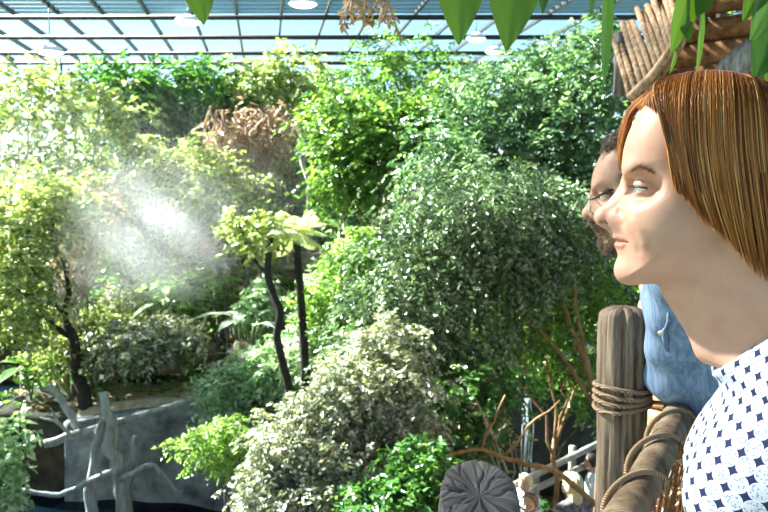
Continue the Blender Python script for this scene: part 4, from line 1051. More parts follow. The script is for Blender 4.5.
# ------------------------------------------------ blouse and trousers
ZV = wp(706, 374)[2]
def w_shirt(P):
    f, s, z = P[:, 0], P[:, 1], P[:, 2]; A = np.stack([f, np.abs(s), z], 1); x0 = W_X
    d = ell(A, (x0, .0, 1.20), (.100, .152, .167)); d = smin(d, ell(A, (x0+.002, 0, 1.03), (.105, .145, .15)), .06); d = smin(d, ell(A, (x0-.005, .03, .88), (.122, .14, .13)), .06)
    d = smin(d, ell(A, (x0+.064, .066, 1.170), (.060, .064, .066)), .06)
    d = smin(d, cone(A, (x0-.035, .0, 1.30), (x0-.025, .150, 1.275), .052, .048), .035)
    d = smin(d, ell(P, (x0+.02, 0, wp(0, 372)[2]-.05), (.085, .11, .095)), .03)
    d = smin(d, w_neck(P, A), .02)
    arm = cone(A, (x0-.02, .165, 1.275), (x0-.055, .205, 1.03), .047, .046)
    d = smin(d, arm, .02) - .0095
    fold = .0022*np.sin(f*55+z*28+np.abs(s)*30)*np.clip((1.25-z)/.1, 0, 1) + .0018*np.sin(z*70+s*40)*np.clip((1.22-z)/.06, 0, 1)
    d = d+fold
    cut = ZV + .62*np.abs(s) - z; cut2 = np.maximum(-cut, -(np.abs(s)-.2))
    fV = wp(706, 374)[0]; d = np.maximum(d, np.maximum(np.minimum((z-(ZV+.88*np.maximum(fV-f, -.02)+.10*np.abs(s)))*.75, z-.0), -1))
    d = np.maximum(d, (.80+.01*np.sin(s*30)) - z)
    armcut = np.minimum(1, 0)
    return d
m, nt, out = newmat('dotted_blouse'); p = N(nt, 'BsdfPrincipled'); p.inputs['Roughness'].default_value = .8; p.inputs['Specular IOR Level'].default_value = .2
uv = N(nt, 'UVMap'); uv.uv_map = 'cloth'
mp = N(nt, 'Mapping'); mp.inputs['Scale'].default_value = (1/.0175, 1/.017, 1); mp.inputs['Rotation'].default_value = (0, 0, .12); nt.links.new(uv.outputs[0], mp.inputs[0])
fr = N(nt, 'VectorMath', operation='FRACTION'); nt.links.new(mp.outputs[0], fr.inputs[0]); sb = N(nt, 'VectorMath', operation='SUBTRACT'); sb.inputs[1].default_value = (.5, .5, 0); nt.links.new(fr.outputs[0], sb.inputs[0])
sx = N(nt, 'SeparateXYZ'); nt.links.new(sb.outputs[0], sx.inputs[0]); cb = N(nt, 'CombineXYZ'); nt.links.new(sx.outputs[0], cb.inputs[0]); nt.links.new(sx.outputs[1], cb.inputs[1])
ln = N(nt, 'VectorMath', operation='LENGTH'); nt.links.new(cb.outputs[0], ln.inputs[0])
vo = N(nt, 'TexVoronoi'); vo.inputs['Scale'].default_value = 7.5; nt.links.new(mp.outputs[0], vo.inputs['Vector'])
dots = ramp(nt, [(.25, (.13, .21, .36)), (.42, (.48, .56, .66))]); nt.links.new(vo.outputs['Distance'], dots.inputs[0])
star = N(nt, 'Math', operation='GREATER_THAN'); star.inputs[1].default_value = .515; nt.links.new(ln.outputs['Value'], star.inputs[0])
ring = N(nt, 'Math', operation='GREATER_THAN'); ring.inputs[1].default_value = .46; nt.links.new(ln.outputs['Value'], ring.inputs[0])
x1 = N(nt, 'Mix', data_type='RGBA'); nt.links.new(ring.outputs[0], x1.inputs[0]); nt.links.new(dots.outputs[0], x1.inputs[6]); x1.inputs[7].default_value = (.56, .64, .72, 1)
x2 = N(nt, 'Mix', data_type='RGBA'); nt.links.new(star.outputs[0], x2.inputs[0]); nt.links.new(x1.outputs[2], x2.inputs[6]); x2.inputs[7].default_value = (.012, .025, .085, 1)
nt.links.new(x2.outputs[2], p.inputs['Base Color']); nt.links.new(p.outputs[0], out.inputs[0]); blouse_m = m
gx_ = spaced((-.36, .12, .0045)); gy_ = spaced((-.30, .30, .0055)); gz_ = spaced((.78, 1.40, .0045))
bl, V = build_sdf('blouse', w_shirt, WF, gx_, gy_, gz_, blouse_m, WOMAN, 2)
uvl = bl.data.uv_layers.new(name='cloth'); li = np.empty(len(bl.data.loops), np.int32); bl.data.loops.foreach_get('vertex_index', li)
ang_ = np.arctan2(V[:, 1], V[:, 0]-(W_X-.03)); UV = np.stack([ang_*.145 - .25*(V[:, 2]-1.2)*0, V[:, 2]+.10*np.abs(V[:, 1])], 1); uvl.data.foreach_set('uv', UV[li].astype(np.float32).ravel())
def legs(fr_, x0, hip, mat, parent, name, k=1.0, top=.93, off=.008):
    def f(P):
        A = np.stack([P[:, 0], np.abs(P[:, 1]), P[:, 2]], 1)
        d = ell(A, (x0-.015, .045, .88*k), (.105, .115, .13)); d = smin(d, cone(A, (x0-.015, .088, .86*k), (x0, .092, .47*k), .085, .060), .03); d = smin(d, cone(A, (x0, .092, .47*k), (x0-.03, .095, .07), .058, .048), .02)
        return np.maximum(np.maximum(d-off, P[:, 2]-top*k), .06-P[:, 2])
    return build_sdf(name, f, fr_, spaced((x0-.22, x0+.2, .009)), spaced((-.25, .25, .009)), spaced((.03, top*k+.02, .011)), mat, parent, 1)[0]
def shoes(fr_, x0, mat, parent):
    for sg in (1, -1):
        def f(P):
            d = cone(P, (x0-.055, sg*.095, .05), (x0+.115, sg*.112, .038), .042, .034); d = smin(d, cone(P, (x0-.04, sg*.095, .05), (x0-.035, sg*.095, .105), .042, .045), .02)
            return np.maximum(np.maximum(d, -P[:, 2]+.002), P[:, 2]-.11)
        build_sdf('shoe', f, fr_, spaced((x0-.14, x0+.19, .008)), spaced((sg*.1-.08, sg*.1+.09, .008)), spaced((-.01, .13, .006)), mat, parent, 1)
jeans = simple('dark_denim', (.02, .03, .06), .8, col2=(.05, .07, .12), scale=60)
leather = simple('brown_leather', (.06, .035, .02), .5)
legs(WF, W_X, .1, jeans, WOMAN, 'trousers'); shoes(WF, W_X, leather, WOMAN)
# ---------------------------------------------------------------- raised walkway and its rope railing
RZ = 1.055
ra, rb = atz(626, 512, RZ), atz(684, 408, RZ)
rd = unit(rb-ra); rn = np.array((rd[1], -rd[0], 0))      # rn points to the inside of the walkway
R0, R1 = ra - rd*1.35, ra + rd*3.1
plank = simple('deck_plank', (.10, .075, .05), .85, col2=(.24, .19, .14), scale=14, bump=.01, stretch=(1, 1, 1))
m = MB()
Lw = 5.6; npl = 40
for i in range(npl):
    c = ra - rd*1.6 + rd*(i+.5)*Lw/npl + rn*.62; c[2] = -.02
    m.beam(c - rn*.72, c + rn*.95, Lw/npl*.94, .04)
o = m.build('floor', plank, smooth=False); tag(o, 'plank floor of the raised viewing walkway', 'floor', kind='structure')
m_ = []
for t in (-1.2, .6, 2.4, 3.9):
    for s in (.0, 1.4):
        q = ra + rd*t + rn*s
        m_.append(MB().tube([(q[0], q[1], ground_z(q[0], q[1])-.2), (q[0], q[1], -.045)], .07, 10).build('trim_pile', bark, None))
for o in m_: tag(o, 'round timber pile carrying the raised walkway', 'pile', kind='structure')

# weathered timber
def timber(name, c1, c2, grain=False, sc=9.0, stretch=(1, 1, .06)):
    m, nt, out = newmat(name)
    p = N(nt, 'BsdfPrincipled'); p.inputs['Roughness'].default_value = .85; p.inputs['Specular IOR Level'].default_value = .25
    tc = N(nt, 'TexCoord'); mp = N(nt, 'Mapping'); mp.inputs['Scale'].default_value = stretch; nt.links.new(tc.outputs['Object'], mp.inputs[0])
    if grain:
        ga = N(nt, 'Attribute'); ga.attribute_name = 'grain'; nt.links.new(ga.outputs['Vector'], mp.inputs[0])
    nz = N(nt, 'TexNoise'); nz.inputs['Scale'].default_value = sc*9; nz.inputs['Detail'].default_value = 7; nz.inputs['Roughness'].default_value = .7; nt.links.new(mp.outputs[0], nz.inputs['Vector'])
    n2 = N(nt, 'TexNoise'); n2.inputs['Scale'].default_value = sc; n2.inputs['Detail'].default_value = 3; nt.links.new(tc.outputs['Object'], n2.inputs['Vector'])
    r = ramp(nt, [(.30, tuple(x*.3 for x in c1)), (.42, c1), (.68, c2)]); nt.links.new(nz.outputs['Fac'], r.inputs[0])
    mx = N(nt, 'Mix', data_type='RGBA', blend_type='MULTIPLY'); mx.inputs[0].default_value = .6; nt.links.new(r.outputs[0], mx.inputs[6])
    r2 = ramp(nt, [(.3, (.55, .5, .42)), (.7, (1.1, 1.1, 1.1))]); nt.links.new(n2.outputs['Fac'], r2.inputs[0]); nt.links.new(r2.outputs[0], mx.inputs[7])
    nt.links.new(mx.outputs[2], p.inputs['Base Color'])
    b = N(nt, 'Bump'); b.inputs['Distance'].default_value = .004; b.inputs['Strength'].default_value = 1; nt.links.new(nz.outputs['Fac'], b.inputs['Height']); nt.links.new(b.outputs[0], p.inputs['Normal'])
    nt.links.new(p.outputs[0], out.inputs[0]); return m
postm = timber('weathered_timber', (.15, .115, .08), (.46, .40, .32), True)
greym = timber('grey_cracked_timber', (.075, .078, .082), (.27, .28, .29), True, sc=11)
railm = timber('rail_timber', (.13, .095, .06), (.34, .28, .20), stretch=(.5, .5, .5), sc=4)
def post_mesh(top, r, zbot, seed, dome=.03, tilt=None, cracks=(), nseg=72):
    """round post with a domed sawn end, vertical cracks and a bumpy skin"""
    r_ = np.random.default_rng(seed); a = np.linspace(0, 2*PI, nseg, endpoint=False)
    rows = []
    def groove(a, t):
        g = np.zeros_like(a)
        for (ca, wd, dp, t0, t1) in cracks:
            da = (a - ca - .06*math.sin(t*9+ca*5) + PI) % (2*PI) - PI
            if t0 <= t <= t1: g += dp*np.exp(-(da/wd)**2)
        return g
    irr = 1 + .03*np.sin(a*2+seed) + .025*np.sin(a*3+1.3*seed) + .012*np.sin(a*7+seed*2)
    H = top[2]-zbot
    hs = np.concatenate([np.linspace(0, .9*H, 50), H - dome*.9 - np.linspace(.08*H, 0, 6)[:-1]])
    hs = np.unique(np.clip(hs, 0, H-dome))
    for h in hs:
        t = h/H
        rr = r*irr*(1+.02*np.sin(a*11+h*17)+.02*math.sin(h*9+seed)) - r*groove(a, t)
        rows.append(np.stack([np.cos(a)*rr, np.sin(a)*rr, np.full(nseg, zbot+h)], 1))
    ds = []
    for th in np.linspace(.12, 1.0, 22):
        k = math.cos(th*PI/2)**.62; hh = H-dome + dome*math.sin(th*PI/2)
        spoke = np.zeros(nseg)
        for ci in range(19):
            ca = (ci*2.39996+.5*math.sin(ci*5.1+seed)) % (2*PI); da = (a-ca-.12*math.sin(k*9+ci*2)+PI) % (2*PI)-PI; k0 = .25*((ci*5) % 7)/6
            spoke += np.exp(-(da*max(k, .15)/(.012+.02*((ci*3) % 4)/3))**2)*(.2+.8*((ci*7) % 5)/4)*(k > k0)
        rr = r*irr*max(k, .012) - r*groove(a, 1.0)*k
        rows.append(np.stack([np.cos(a)*rr, np.sin(a)*rr, zbot+hh - .0035*spoke*min(1, 3*k)], 1))
    V = np.concatenate(rows); m = len(rows)
    if tilt is not None:
        k = np.clip((V[:, 2]-(top[2]-dome-.06))/.06, 0, 1); V[:, 2] += k*(V[:, 0]*tilt[0] + V[:, 1]*tilt[1])
    V[:, 0] += top[0]; V[:, 1] += top[1]
    F = [(i*nseg+j, i*nseg+(j+1) % nseg, (i+1)*nseg+(j+1) % nseg, (i+1)*nseg+j) for i in range(m-1) for j in range(nseg)]
    F.append(tuple((m-1)*nseg+j for j in range(nseg)))
    b_ = MB().add(V, F)
    w_ = np.repeat(np.concatenate([hs, H-dome+np.linspace(0, r, 22)]), nseg)
    b_.grain = np.stack([np.tile(np.cos(a), m)*r, np.tile(np.sin(a), m)*r, w_], 1)
    return b_
def build_post(b_, mat):
    o = b_.build('post', mat, RAIL); at_ = o.data.attributes.new('grain', 'FLOAT_VECTOR', 'POINT'); at_.data.foreach_set('vector', b_.grain.astype(np.float32).ravel()); return o
RAIL = thing('rope_railing', (ra[0], ra[1], 0), 'walkway railing of weathered round posts and a rope-wound log rail with netting', 'railing')
pA = at(624, 312, 1.66)
build_post(post_mesh((pA[0], pA[1], pA[2]+.012), .0485, 0, 3, .022, None, [(-1.85, .075, .26, .25, 1.1), (-1.3, .08, .30, .3, 1.1), (-2.5, .05, .15, .1, .8), (-.5, .05, .15, .2, 1.0)]), postm)
pB = at(480, 486, .95)
build_post(post_mesh((pB[0], pB[1], pB[2]-.012), .049, 0, 5, .007, (-.06, .66), [(-1.9, .03, .06, .2, 1.0), (-.7, .03, .05, .2, 1.0), (2.6, .04, .06, .1, 1.0)], 160), greym)
q = pA + rd*1.55
build_post(post_mesh((q[0], q[1], 1.24), .05, 0, 8, .02, None, [(-1.5, .05, .2, .2, 1.1)]), postm)
# log rail
n = 60; t = np.linspace(0, 1, n)[:, None]; Pr = R0+(R1-R0)*t; Pr = Pr + np.stack([.004*np.sin(t[:, 0]*23), 0*t[:, 0], .005*np.sin(t[:, 0]*17+1)], 1)
MB().tube(Pr, .0285 + .0022*np.sin(t[:, 0]*31) + .001*np.sin(t[:, 0]*77), 20).build('handrail', railm, RAIL)
# rope
def ropemat(name, c1, c2):
    m, nt, out = newmat(name); p = N(nt, 'BsdfPrincipled'); p.inputs['Roughness'].default_value = .85
    tc = N(nt, 'TexCoord'); wv = N(nt, 'TexWave'); wv.inputs['Scale'].default_value = 90; wv.inputs['Distortion'].default_value = 1.5; wv.bands_direction = 'DIAGONAL'
    nt.links.new(tc.outputs['Object'], wv.inputs['Vector']); r = ramp(nt, [(.1, c1), (.7, c2)]); nt.links.new(wv.outputs['Fac'], r.inputs[0]); nt.links.new(r.outputs[0], p.inputs['Base Color'])
    b = N(nt, 'Bump'); b.inputs['Distance'].default_value = .002; nt.links.new(wv.outputs['Fac'], b.inputs['Height']); nt.links.new(b.outputs[0], p.inputs['Normal']); nt.links.new(p.outputs[0], out.inputs[0]); return m
rope = ropemat('sisal_rope', (.22, .15, .08), (.52, .40, .26))
netm = ropemat('orange_brown_net_cord', (.20, .075, .025), (.50, .22, .09))
# rope wound round the rail, one turn at each tie of the net
Lr = np.linalg.norm(R1-R0); ts = np.linspace(0, 1, int(Lr/.19*26))
ang = ts*Lr/.19*2*PI
c = R0+(R1-R0)*ts[:, None]
ph = (ang/(2*PI)) % 1.0
up = np.array((0, 0, 1.0))
# most of the advance happens under the rail, so that the turns read as separate hoops above
adv = (ph - .5*np.sin(2*PI*ph)/(2*PI)*1.6 - ph)*.19
cc = c + rd*adv[:, None]
rr = .0345 + .003*np.sin(ang*.37)
spir = cc + rn*(np.sin(ang+PI)*rr)[:, None] + up*(-np.cos(ang)*rr)[:, None]
MB().tube(spir, .0048, 7).build('rope_winding', rope, RAIL)
# lashing round the weathered post
m = MB()
for k, (z, tl) in enumerate(((1.105, .10), (1.09, .05), (1.078, -.05), (1.064, -.16))):
    a = np.linspace(0, 2*PI, 40, endpoint=False)
    m.tube(np.stack([pA[0]+np.cos(a)*.056, pA[1]+np.sin(a)*.056, z + .0025*np.sin(a*2+k) - tl*.056*np.cos(a)*.5], 1), .0045, 7, closed=True)
e0 = np.array((pA[0]+.054, pA[1]-.02, 1.075)); e1 = ra + rd*np.dot(pA-ra, rd) + up*.0; 
m.tube(np.array([e0, e0*.5+e1*.5+(0, 0, .012), e1+(0, 0, .037), e1+rn*.036]), .0045, 7)
m.build('post_lashing', rope, RAIL)
# netting under the rail
m = MB(); cell = .075; nc = int(Lr/cell); nr = 15
def netpt(i, j):
    base = R0 + rd*(i*cell) ; s = .10*math.sin(PI*min(j, nr)/nr)
    w = mnoise.noise_vector(Vector((i*.7, j*.7, 3)))
    return base + rn*(-.004-.03*math.sin(PI*j/nr)+.008*w[0]) + rd*(.018*w[1]) + np.array((0, 0, -.03-1.0*j/nr + .016*w[2]))
for i in range(nc):
    for s in (1, -1):
        pts = []
        for j in range(nr+1):
            k = i + (.5*(j % 2))*s if True else i
            pts.append(netpt(k, j)[:3])
        P = np.array(pts); P[:, 2] = np.maximum(P[:, 2], .012)
        tt = np.linspace(0, nr, nr*3+1); Q = np.stack([np.interp(tt, np.arange(nr+1), P[:, k]) for k in range(3)], 1)
        m.tube(Q, .0028, 5)
m.build('net', netm, RAIL)
kn = MB()
for i in range(nc):
    for j in range(1, 9, 1):
        kk = i + .5*(j % 2)
        q = netpt(kk, j)
        if q[2] > .3: kn.lathe(q, [(.0005, -.006), (.005, -.002), (.005, .002), (.0005, .006)], 6)
o = kn.build('net_knots', netm, RAIL); o['kind'] = 'stuff'

# ---------------------------------------------------------------- log hut with bamboo eave at the far end of the walkway
logm = timber('hut_log', (.24, .12, .05), (.52, .32, .17), stretch=(.5, .5, .5), sc=3)
bam = timber('bamboo_slat', (.34, .22, .13), (.74, .62, .48), stretch=(1, 1, .1), sc=5)
greyb = timber('grey_weathered_board', (.18, .18, .19), (.52, .53, .55), stretch=(1, 1, .08), sc=5)
hc = at(700, 60, 4.6)
HUT = thing('log_hut', (2.6, 4.9, 0), 'log-walled tree hut with a curved bamboo slat eave behind the red-haired woman', 'hut')
lw = []
Pl = at(660, 80, 5.0); Pr_ = at(800, 60, 4.1)
for i in range(22):
    z = .12 + i*.135
    a = np.array((Pl[0]-.05+.02*math.sin(i*2), Pl[1], z)); b = np.array((Pr_[0]+.6, Pr_[1]-.3, z+.01*math.sin(i)))
    MB().tube(wig(a, b, 8, .02, i), .068+.008*math.sin(i*1.7), 12).build('log', logm, HUT)
# back wall and roof of the hut, so that it has its depth
dpt = np.array((.45, .9, 0))*1.6
for i in range(0, 22):
    z = .19 + i*.135
    a = np.array((Pl[0], Pl[1]+.02, z)); MB().tube([a, a+dpt], .06, 10).build('log', logm, HUT)
MB().tube([(Pl[0]+.30, Pl[1]-.1, -3.5), (Pl[0]+.30, Pl[1]-.1, 3.1)], .05, 10).build('corner_post', greyb, HUT)
q2 = Pl + dpt; MB().tube([(q2[0], q2[1], -3.6), (q2[0], q2[1], 3.0)], .07, 10).build('corner_post', greyb, HUT)
q3 = np.array((Pr_[0]+.5, Pr_[1]+.1, 0)); MB().tube([(q3[0], q3[1], -3.5), (q3[0], q3[1], 3.1)], .07, 10).build('corner_post', greyb, HUT)
MB().beam((Pl[0]+.05, Pl[1]+.1, -.03), (q3[0], q3[1]+.3, -.03), 1.4, .05).build('hut_floor', plank, HUT, smooth=False)
# grey bark slab leaning on the logs
v = []
m = MB(); pts = [(722, 90), (738, 62), (760, 40), (775, 80)]
m.tube(np.array([at(718, 96, 4.25), at(735, 66, 4.2), at(752, 50, 4.15), at(775, 44, 4.1)]), [.09, .075, .06, .05], 10).build('bark_pole', greyb, HUT)
# curved eave pole and the slats that hang on it
ev = [(694, -20), (692, 4), (684, 26), (671, 50), (653, 75), (630, 97)]
Ye = np.array([4.1, 4.12, 4.2, 4.3, 4.42, 4.55])
P = np.array([at(a[0], a[1], y) for a, y in zip(ev, Ye)])
tt = np.linspace(0, 5, 40); Q = np.stack([np.interp(tt, np.arange(6), P[:, k]) for k in range(3)], 1)
for _ in range(6): Q[1:-1] = (Q[:-2]+2*Q[1:-1]+Q[2:])/4
MB().tube(Q, .024, 10).build('eave_pole', bam, HUT)
MB().tube(Q+np.array((.045, .09, -.02)), .022, 10).build('eave_pole', bam, HUT)
ns = 19
for i in range(ns):
    f = i/(ns-1); b = Q[int(3+f*35)] + np.array((0, .035, -.012))
    # each slat climbs to the ridge side
    tx = 650 + (1-f)*52 - 34*f; ty = -8 + 44*max(0, f-.45)/.55 + 5*math.sin(i*2.3)
    e = at(tx-4*f, ty, 5.0)
    MB().tube(np.array([b+(b-e)*.02, b*.6+e*.4+(0, 0, .01), e]), [.021, .02, .017], 8).build('bamboo_slat', bam, HUT)
for k, (px, w_) in enumerate(((618, .055), (626, .05))):
    a, b = at(px, 36, 4.95), at(px+3, 96, 4.9); a[2] += .02
    MB().box(((a[0]+b[0])/2, 4.93, (a[2]+b[2])/2), (w_, .03, a[2]-b[2])).build('grey_board', greyb, HUT, smooth=False)
MB().beam(at(614, 60, 4.96), at(665, 58, 5.0), .03, .04).build('batten', greyb, HUT, smooth=False)

# ---------------------------------------------------------------- vines hanging in at the top of the view
vleaf = leafmat('fresh_vine_leaf', [(.06, .16, .02), (.10, .22, .03)], .45, rough=.35, tmul=1.3)
vdark = leafmat('dark_vine_leaf', [(.03, .10, .02), (.07, .18, .03)], .35, rough=.3)
stalk = simple('vine_stem', (.10, .13, .05), .7)
def hleaf(parent, px, py, px2, py2, Y, W, mat, face=(0, -1, .25), bend=.06, heart=.7, stem=None, fold=.2):
    a, b = at(px, py, Y), at(px2, py2, Y-.03)
    v, f = leaf_sheet(a, b-a, face, np.linalg.norm(b-a), W*Y/FPX, bend=bend, heart=heart, nl=22, nw=8, fold=fold, wave=.012)
    lf = MB().add(v, f).build('leaf', mat, parent)
    top = stem if stem is not None else a + (0, .05, .25)
    MB().tube(wig(top, a+unit(b-a)*.004, 6, .1, int(px)), .0022, 6).build('leaf_stalk', stalk, lf)
def vine(lab, px, Y, leaves, seed):
    s = at(px, -40, Y); top = np.array((s[0]+.05, s[1]+.05, ROOF-.165))
    yy = min(PY, key=lambda q: abs(q-Y)); top[1] = yy
    V_ = thing('hanging_vine', s, lab, 'vine')
    st = wig(top, s, 16, .25, seed); MB().tube(st, .006, 7).build('stem', stalk, V_)
    for L in leaves: hleaf(V_, *L[:4], Y, L[4], L[5], stem=s+(0, 0, .02), **(L[6] if len(L) > 6 else {}))
vine('vine tip with one rounded green leaf hanging left of centre at the top edge', 205, 1.5, [(196, -40, 203, 23, 40, vleaf, dict(heart=.9, fold=.1))], 1)
vine('vine with two large heart-shaped green leaves pointing down at the top centre', 488, 1.5,
     [(461, -42, 459, 43, 50, vleaf), (518, -42, 507, 49, 54, vleaf), (545, -25, 543, 13, 14, vdark), (590, -30, 593, 16, 15, vdark, dict(face=(.8, -1, 0)))], 2)
vine('vine with one long narrow leaf hanging in front of the bamboo eave', 612, 1.6, [(608, -40, 605, 92, 19, vdark, dict(face=(.7, -1, .1), heart=0, bend=.02))], 3)
vine('vine with light green leaves hanging before the hut logs', 690, 2.2,
     [(690, -12, 673, 54, 30, vleaf, dict(face=(.4, -1, 0))), (702, 2, 700, 76, 12, vleaf, dict(face=(.8, -1, 0), heart=0)), (684, 20, 690, 42, 14, vleaf), (706, -5, 697, 16, 18, vdark), (676, 50, 671, 74, 7, vleaf, dict(face=(.8, -1, 0), heart=0))], 4)
vine('vine with broad dark leaves at the top right corner', 768, 1.7,
     [(776, -10, 752, 40, 36, vdark, dict(face=(.3, -1, 0))), (782, 20, 754, 80, 40, vdark, dict(face=(-.2, -1, .2))), (770, -30, 744, 20, 30, vleaf), (790, 30, 768, 92, 36, vleaf)], 5)
# dried fronds
s = at(365, -30, 3.0); DF = thing('dried_fronds', s, 'tuft of brown dried fronds hanging at the top edge left of the heart-shaped leaves', 'dried fronds')
MB().tube(wig((s[0], 2.2, ROOF-.16), s, 12, .2, 9), .008, 7).build('stem', stalk, DF)
for i in range(9):
    a = s + (rng.normal()*.03, 0, 0); px = 338+7*i+rng.normal()*2; e = at(px, 12+16*rng.random(), 3.0+rng.normal()*.05)
    q = np.linspace(0, 1, 9)[:, None]; Pq = a+(e-a)*q; Pq[:, 2] += .05*np.sin(q[:, 0]*PI)
    m = MB(); m.tube(Pq, .003, 5); rp = np.repeat(Pq[3:], 4, 0); v, f = leaf_blades(rp, rand_unit(len(rp))+(0, 0, -.9), rand_unit(len(rp)), .045*rng.uniform(.6, 1.3, len(rp)), .014); m.add(v, f)
    m.build('frond', LM['dry'], DF, smooth=False)
# ================================================================ the man behind her, leaning on the rail
mo = at(647, 200, 1.69); MF = Frame((mo[0], mo[1]), (-.955, .297))
KM = 1.08; TILT = math.radians(4)
nas_m = MF.px(592, 193); nas_w = wp(625, 182)
def to_w(P):
    q = (P-nas_m)/KM; c, s_ = math.cos(TILT), math.sin(TILT)
    f, z = q[:, 0]*c - q[:, 2]*s_, q[:, 0]*s_ + q[:, 2]*c
    f = f + np.where(z < 0, .22, .14)*np.abs(z); f = np.where(f > 0, f*1.15, f)
    return np.stack([f+nas_w[0], q[:, 1]*.97, z+nas_w[2]], 1)
def from_w(P):
    P = np.asarray(P, float); f, z = P[..., 0]-nas_w[0], P[..., 2]-nas_w[2]; f = np.where(f > 0, f/1.15, f); f = f - np.where(z < 0, .22, .14)*np.abs(z); c, s_ = math.cos(TILT), math.sin(TILT)
    return np.stack([(f*c+z*s_)*KM+nas_m[0], P[..., 1]*KM/.97+nas_m[1], (-f*s_+z*c)*KM+nas_m[2]], -1)
def m_head(P): return w_head(to_w(P))*.85
L_ = lambda w: MF.local(np.array(w, float))
railp = lambda y: ra + rd*((y-ra[1])/rd[1])
eL = railp(1.60)+np.array((-.01, 0, .085)); eR = railp(1.98)+np.array((0, 0, .085))
shL = L_((.548, 1.49, 1.365)); shR = shL*np.array((1, -1, 1)); shR[2] = 1.36
elL, elR = L_(eL), L_(eR)
wrL = L_(eL+rd*.24+np.array((.015, 0, .012))); wrR = L_(eR-rd*.22+np.array((.0, .0, .075)))
mc = np.array((shL[0]-.039, 0, 1.25)); pel = np.array((shL[0]-.33, 0, .93))
hb = from_w(np.array([wp(728, 235)]))[0]
def m_torso(P, g=0.0):
    d = cone(P, mc+(.0, .07, .04), mc+(-.12, .06, -.14), .107, .112); d = smin(d, cone(P, mc+(.0, -.07, .04), mc+(-.12, -.06, -.14), .107, .112), .05)
    d = smin(d, cone(P, mc+(-.12, 0, -.14), pel, .14, .13), .06)
    d = smin(d, cone(P, pel+(0, .06, 0), pel+(0, -.06, 0), .125, .125), .05)
    d = smin(d, cone(P, shL, mc+(-.02, .05, .13), .055, .06), .04); d = smin(d, cone(P, shR, mc+(-.02, -.05, .13), .055, .06), .04)
    return d
def m_body(P):
    d = m_torso(P)
    d = smin(d, cone(P, hb, mc+(-.02, 0, .16), .058, .066), .03)
    for sh, el, wr, sg in ((shL, elL, wrL, 1), (shR, elR, wrR, -1)):
        d = smin(d, cone(P, sh, el, .05, .041), .02); d = smin(d, cone(P, el, wr, .040, .028), .015)
        dv = unit(wr-el); d = hand(P, d, wr, dv, (0, 0, -1), unit(np.cross((0, 0, -1), dv))*sg, .185, .5)
    for sg in (1, -1):
        hp = pel+(0, sg*.09, -.03); kn = np.array((pel[0]+.03, sg*.11, .49)); an = np.array((pel[0]-.03, sg*.12, .09))
        d = smin(d, cone(P, hp, kn, .09, .06), .03); d = smin(d, cone(P, kn, an, .058, .04), .02); d = smin(d, cone(P, an-(.02, 0, .035), an+(.14, sg*.02, -.055), .034, .026), .02)
    h = P[:, 2] > hb[2]-.14
    if h.any(): d[h] = smin(d[h], m_head(P[h]), .018)
    return d
MAN = thing('person', MF.world((pel[0], 0, 0)), 'grey-bearded man with black glasses and a denim blue shirt, elbow on the log rail', 'person')
fm0, fm1 = pel[0]-.2, nas_m[0]+.06
zc = hb[2]-.1
mx_, my_, mz_ = spaced((fm0, nas_m[0]-.2, .011), (nas_m[0]-.2, nas_m[0]-.05, .005), (nas_m[0]-.05, fm1+.06, .0025)), spaced((-.5, -.1, .010), (-.1, .1, .0035), (.1, .42, .009)), spaced((-.01, 1.0, .012), (1.0, zc, .008), (zc, zc+.16, .003), (zc+.16, zc+.32, .005))
build_sdf('body', m_body, MF, mx_, my_, mz_, skin_m, MAN, 1)
def m_shirt(P):
    d = m_torso(P)
    d = smin(d, cone(P, mc+(-.03, 0, .10), hb*.5+(mc+(-.03, 0, .16))*.5, .068, .068), .03)
    for sh, el, wr in ((shL, elL, wrL), (shR, elR, wrR)):
        sl = cone(P, sh, el, .056, .047); sl = smin(sl, cone(P, el, el+(wr-el)*.22, .046, .045), .015)
        d = smin(d, sl, .025)
    d = d - .009 + .0016*np.sin(P[:, 0]*90+P[:, 2]*25) + .0026*np.sin(P[:, 2]*75+P[:, 1]*28+P[:, 0]*20)
    q = P-(hb*.45+(mc+(-.02, 0, .16))*.55); ax = unit(hb-mc-(-.02, 0, .16)); h = q@ax
    d = np.maximum(d, h-.055)
    return np.maximum(d, .86-P[:, 2])
m, nt, out = newmat('striped_denim'); p = N(nt, 'BsdfPrincipled'); p.inputs['Roughness'].default_value = .85; p.inputs['Specular IOR Level'].default_value = .2
tc = N(nt, 'TexCoord'); mp = N(nt, 'Mapping'); mp.inputs['Scale'].default_value = (150, 150, 3); nt.links.new(tc.outputs['Object'], mp.inputs[0])
nz = N(nt, 'TexNoise'); nz.inputs['Scale'].default_value = 1; nz.inputs['Detail'].default_value = 2; nt.links.new(mp.outputs[0], nz.inputs['Vector'])
r = ramp(nt, [(.36, (.13, .22, .37)), (.64, (.24, .36, .53))]); nt.links.new(nz.outputs['Fac'], r.inputs[0]); nt.links.new(r.outputs[0], p.inputs['Base Color'])
b = N(nt, 'Bump'); b.inputs['Distance'].default_value = .0006; nt.links.new(nz.outputs['Fac'], b.inputs['Height']); nt.links.new(b.outputs[0], p.inputs['Normal']); nt.links.new(p.outputs[0], out.inputs[0]); denim = m
shirt, _ = build_sdf('shirt', m_shirt, MF, spaced((fm0, fm1, .006)), spaced((-.5, .42, .0065)), spaced((.84, 1.56, .0065)), denim, MAN, 2)
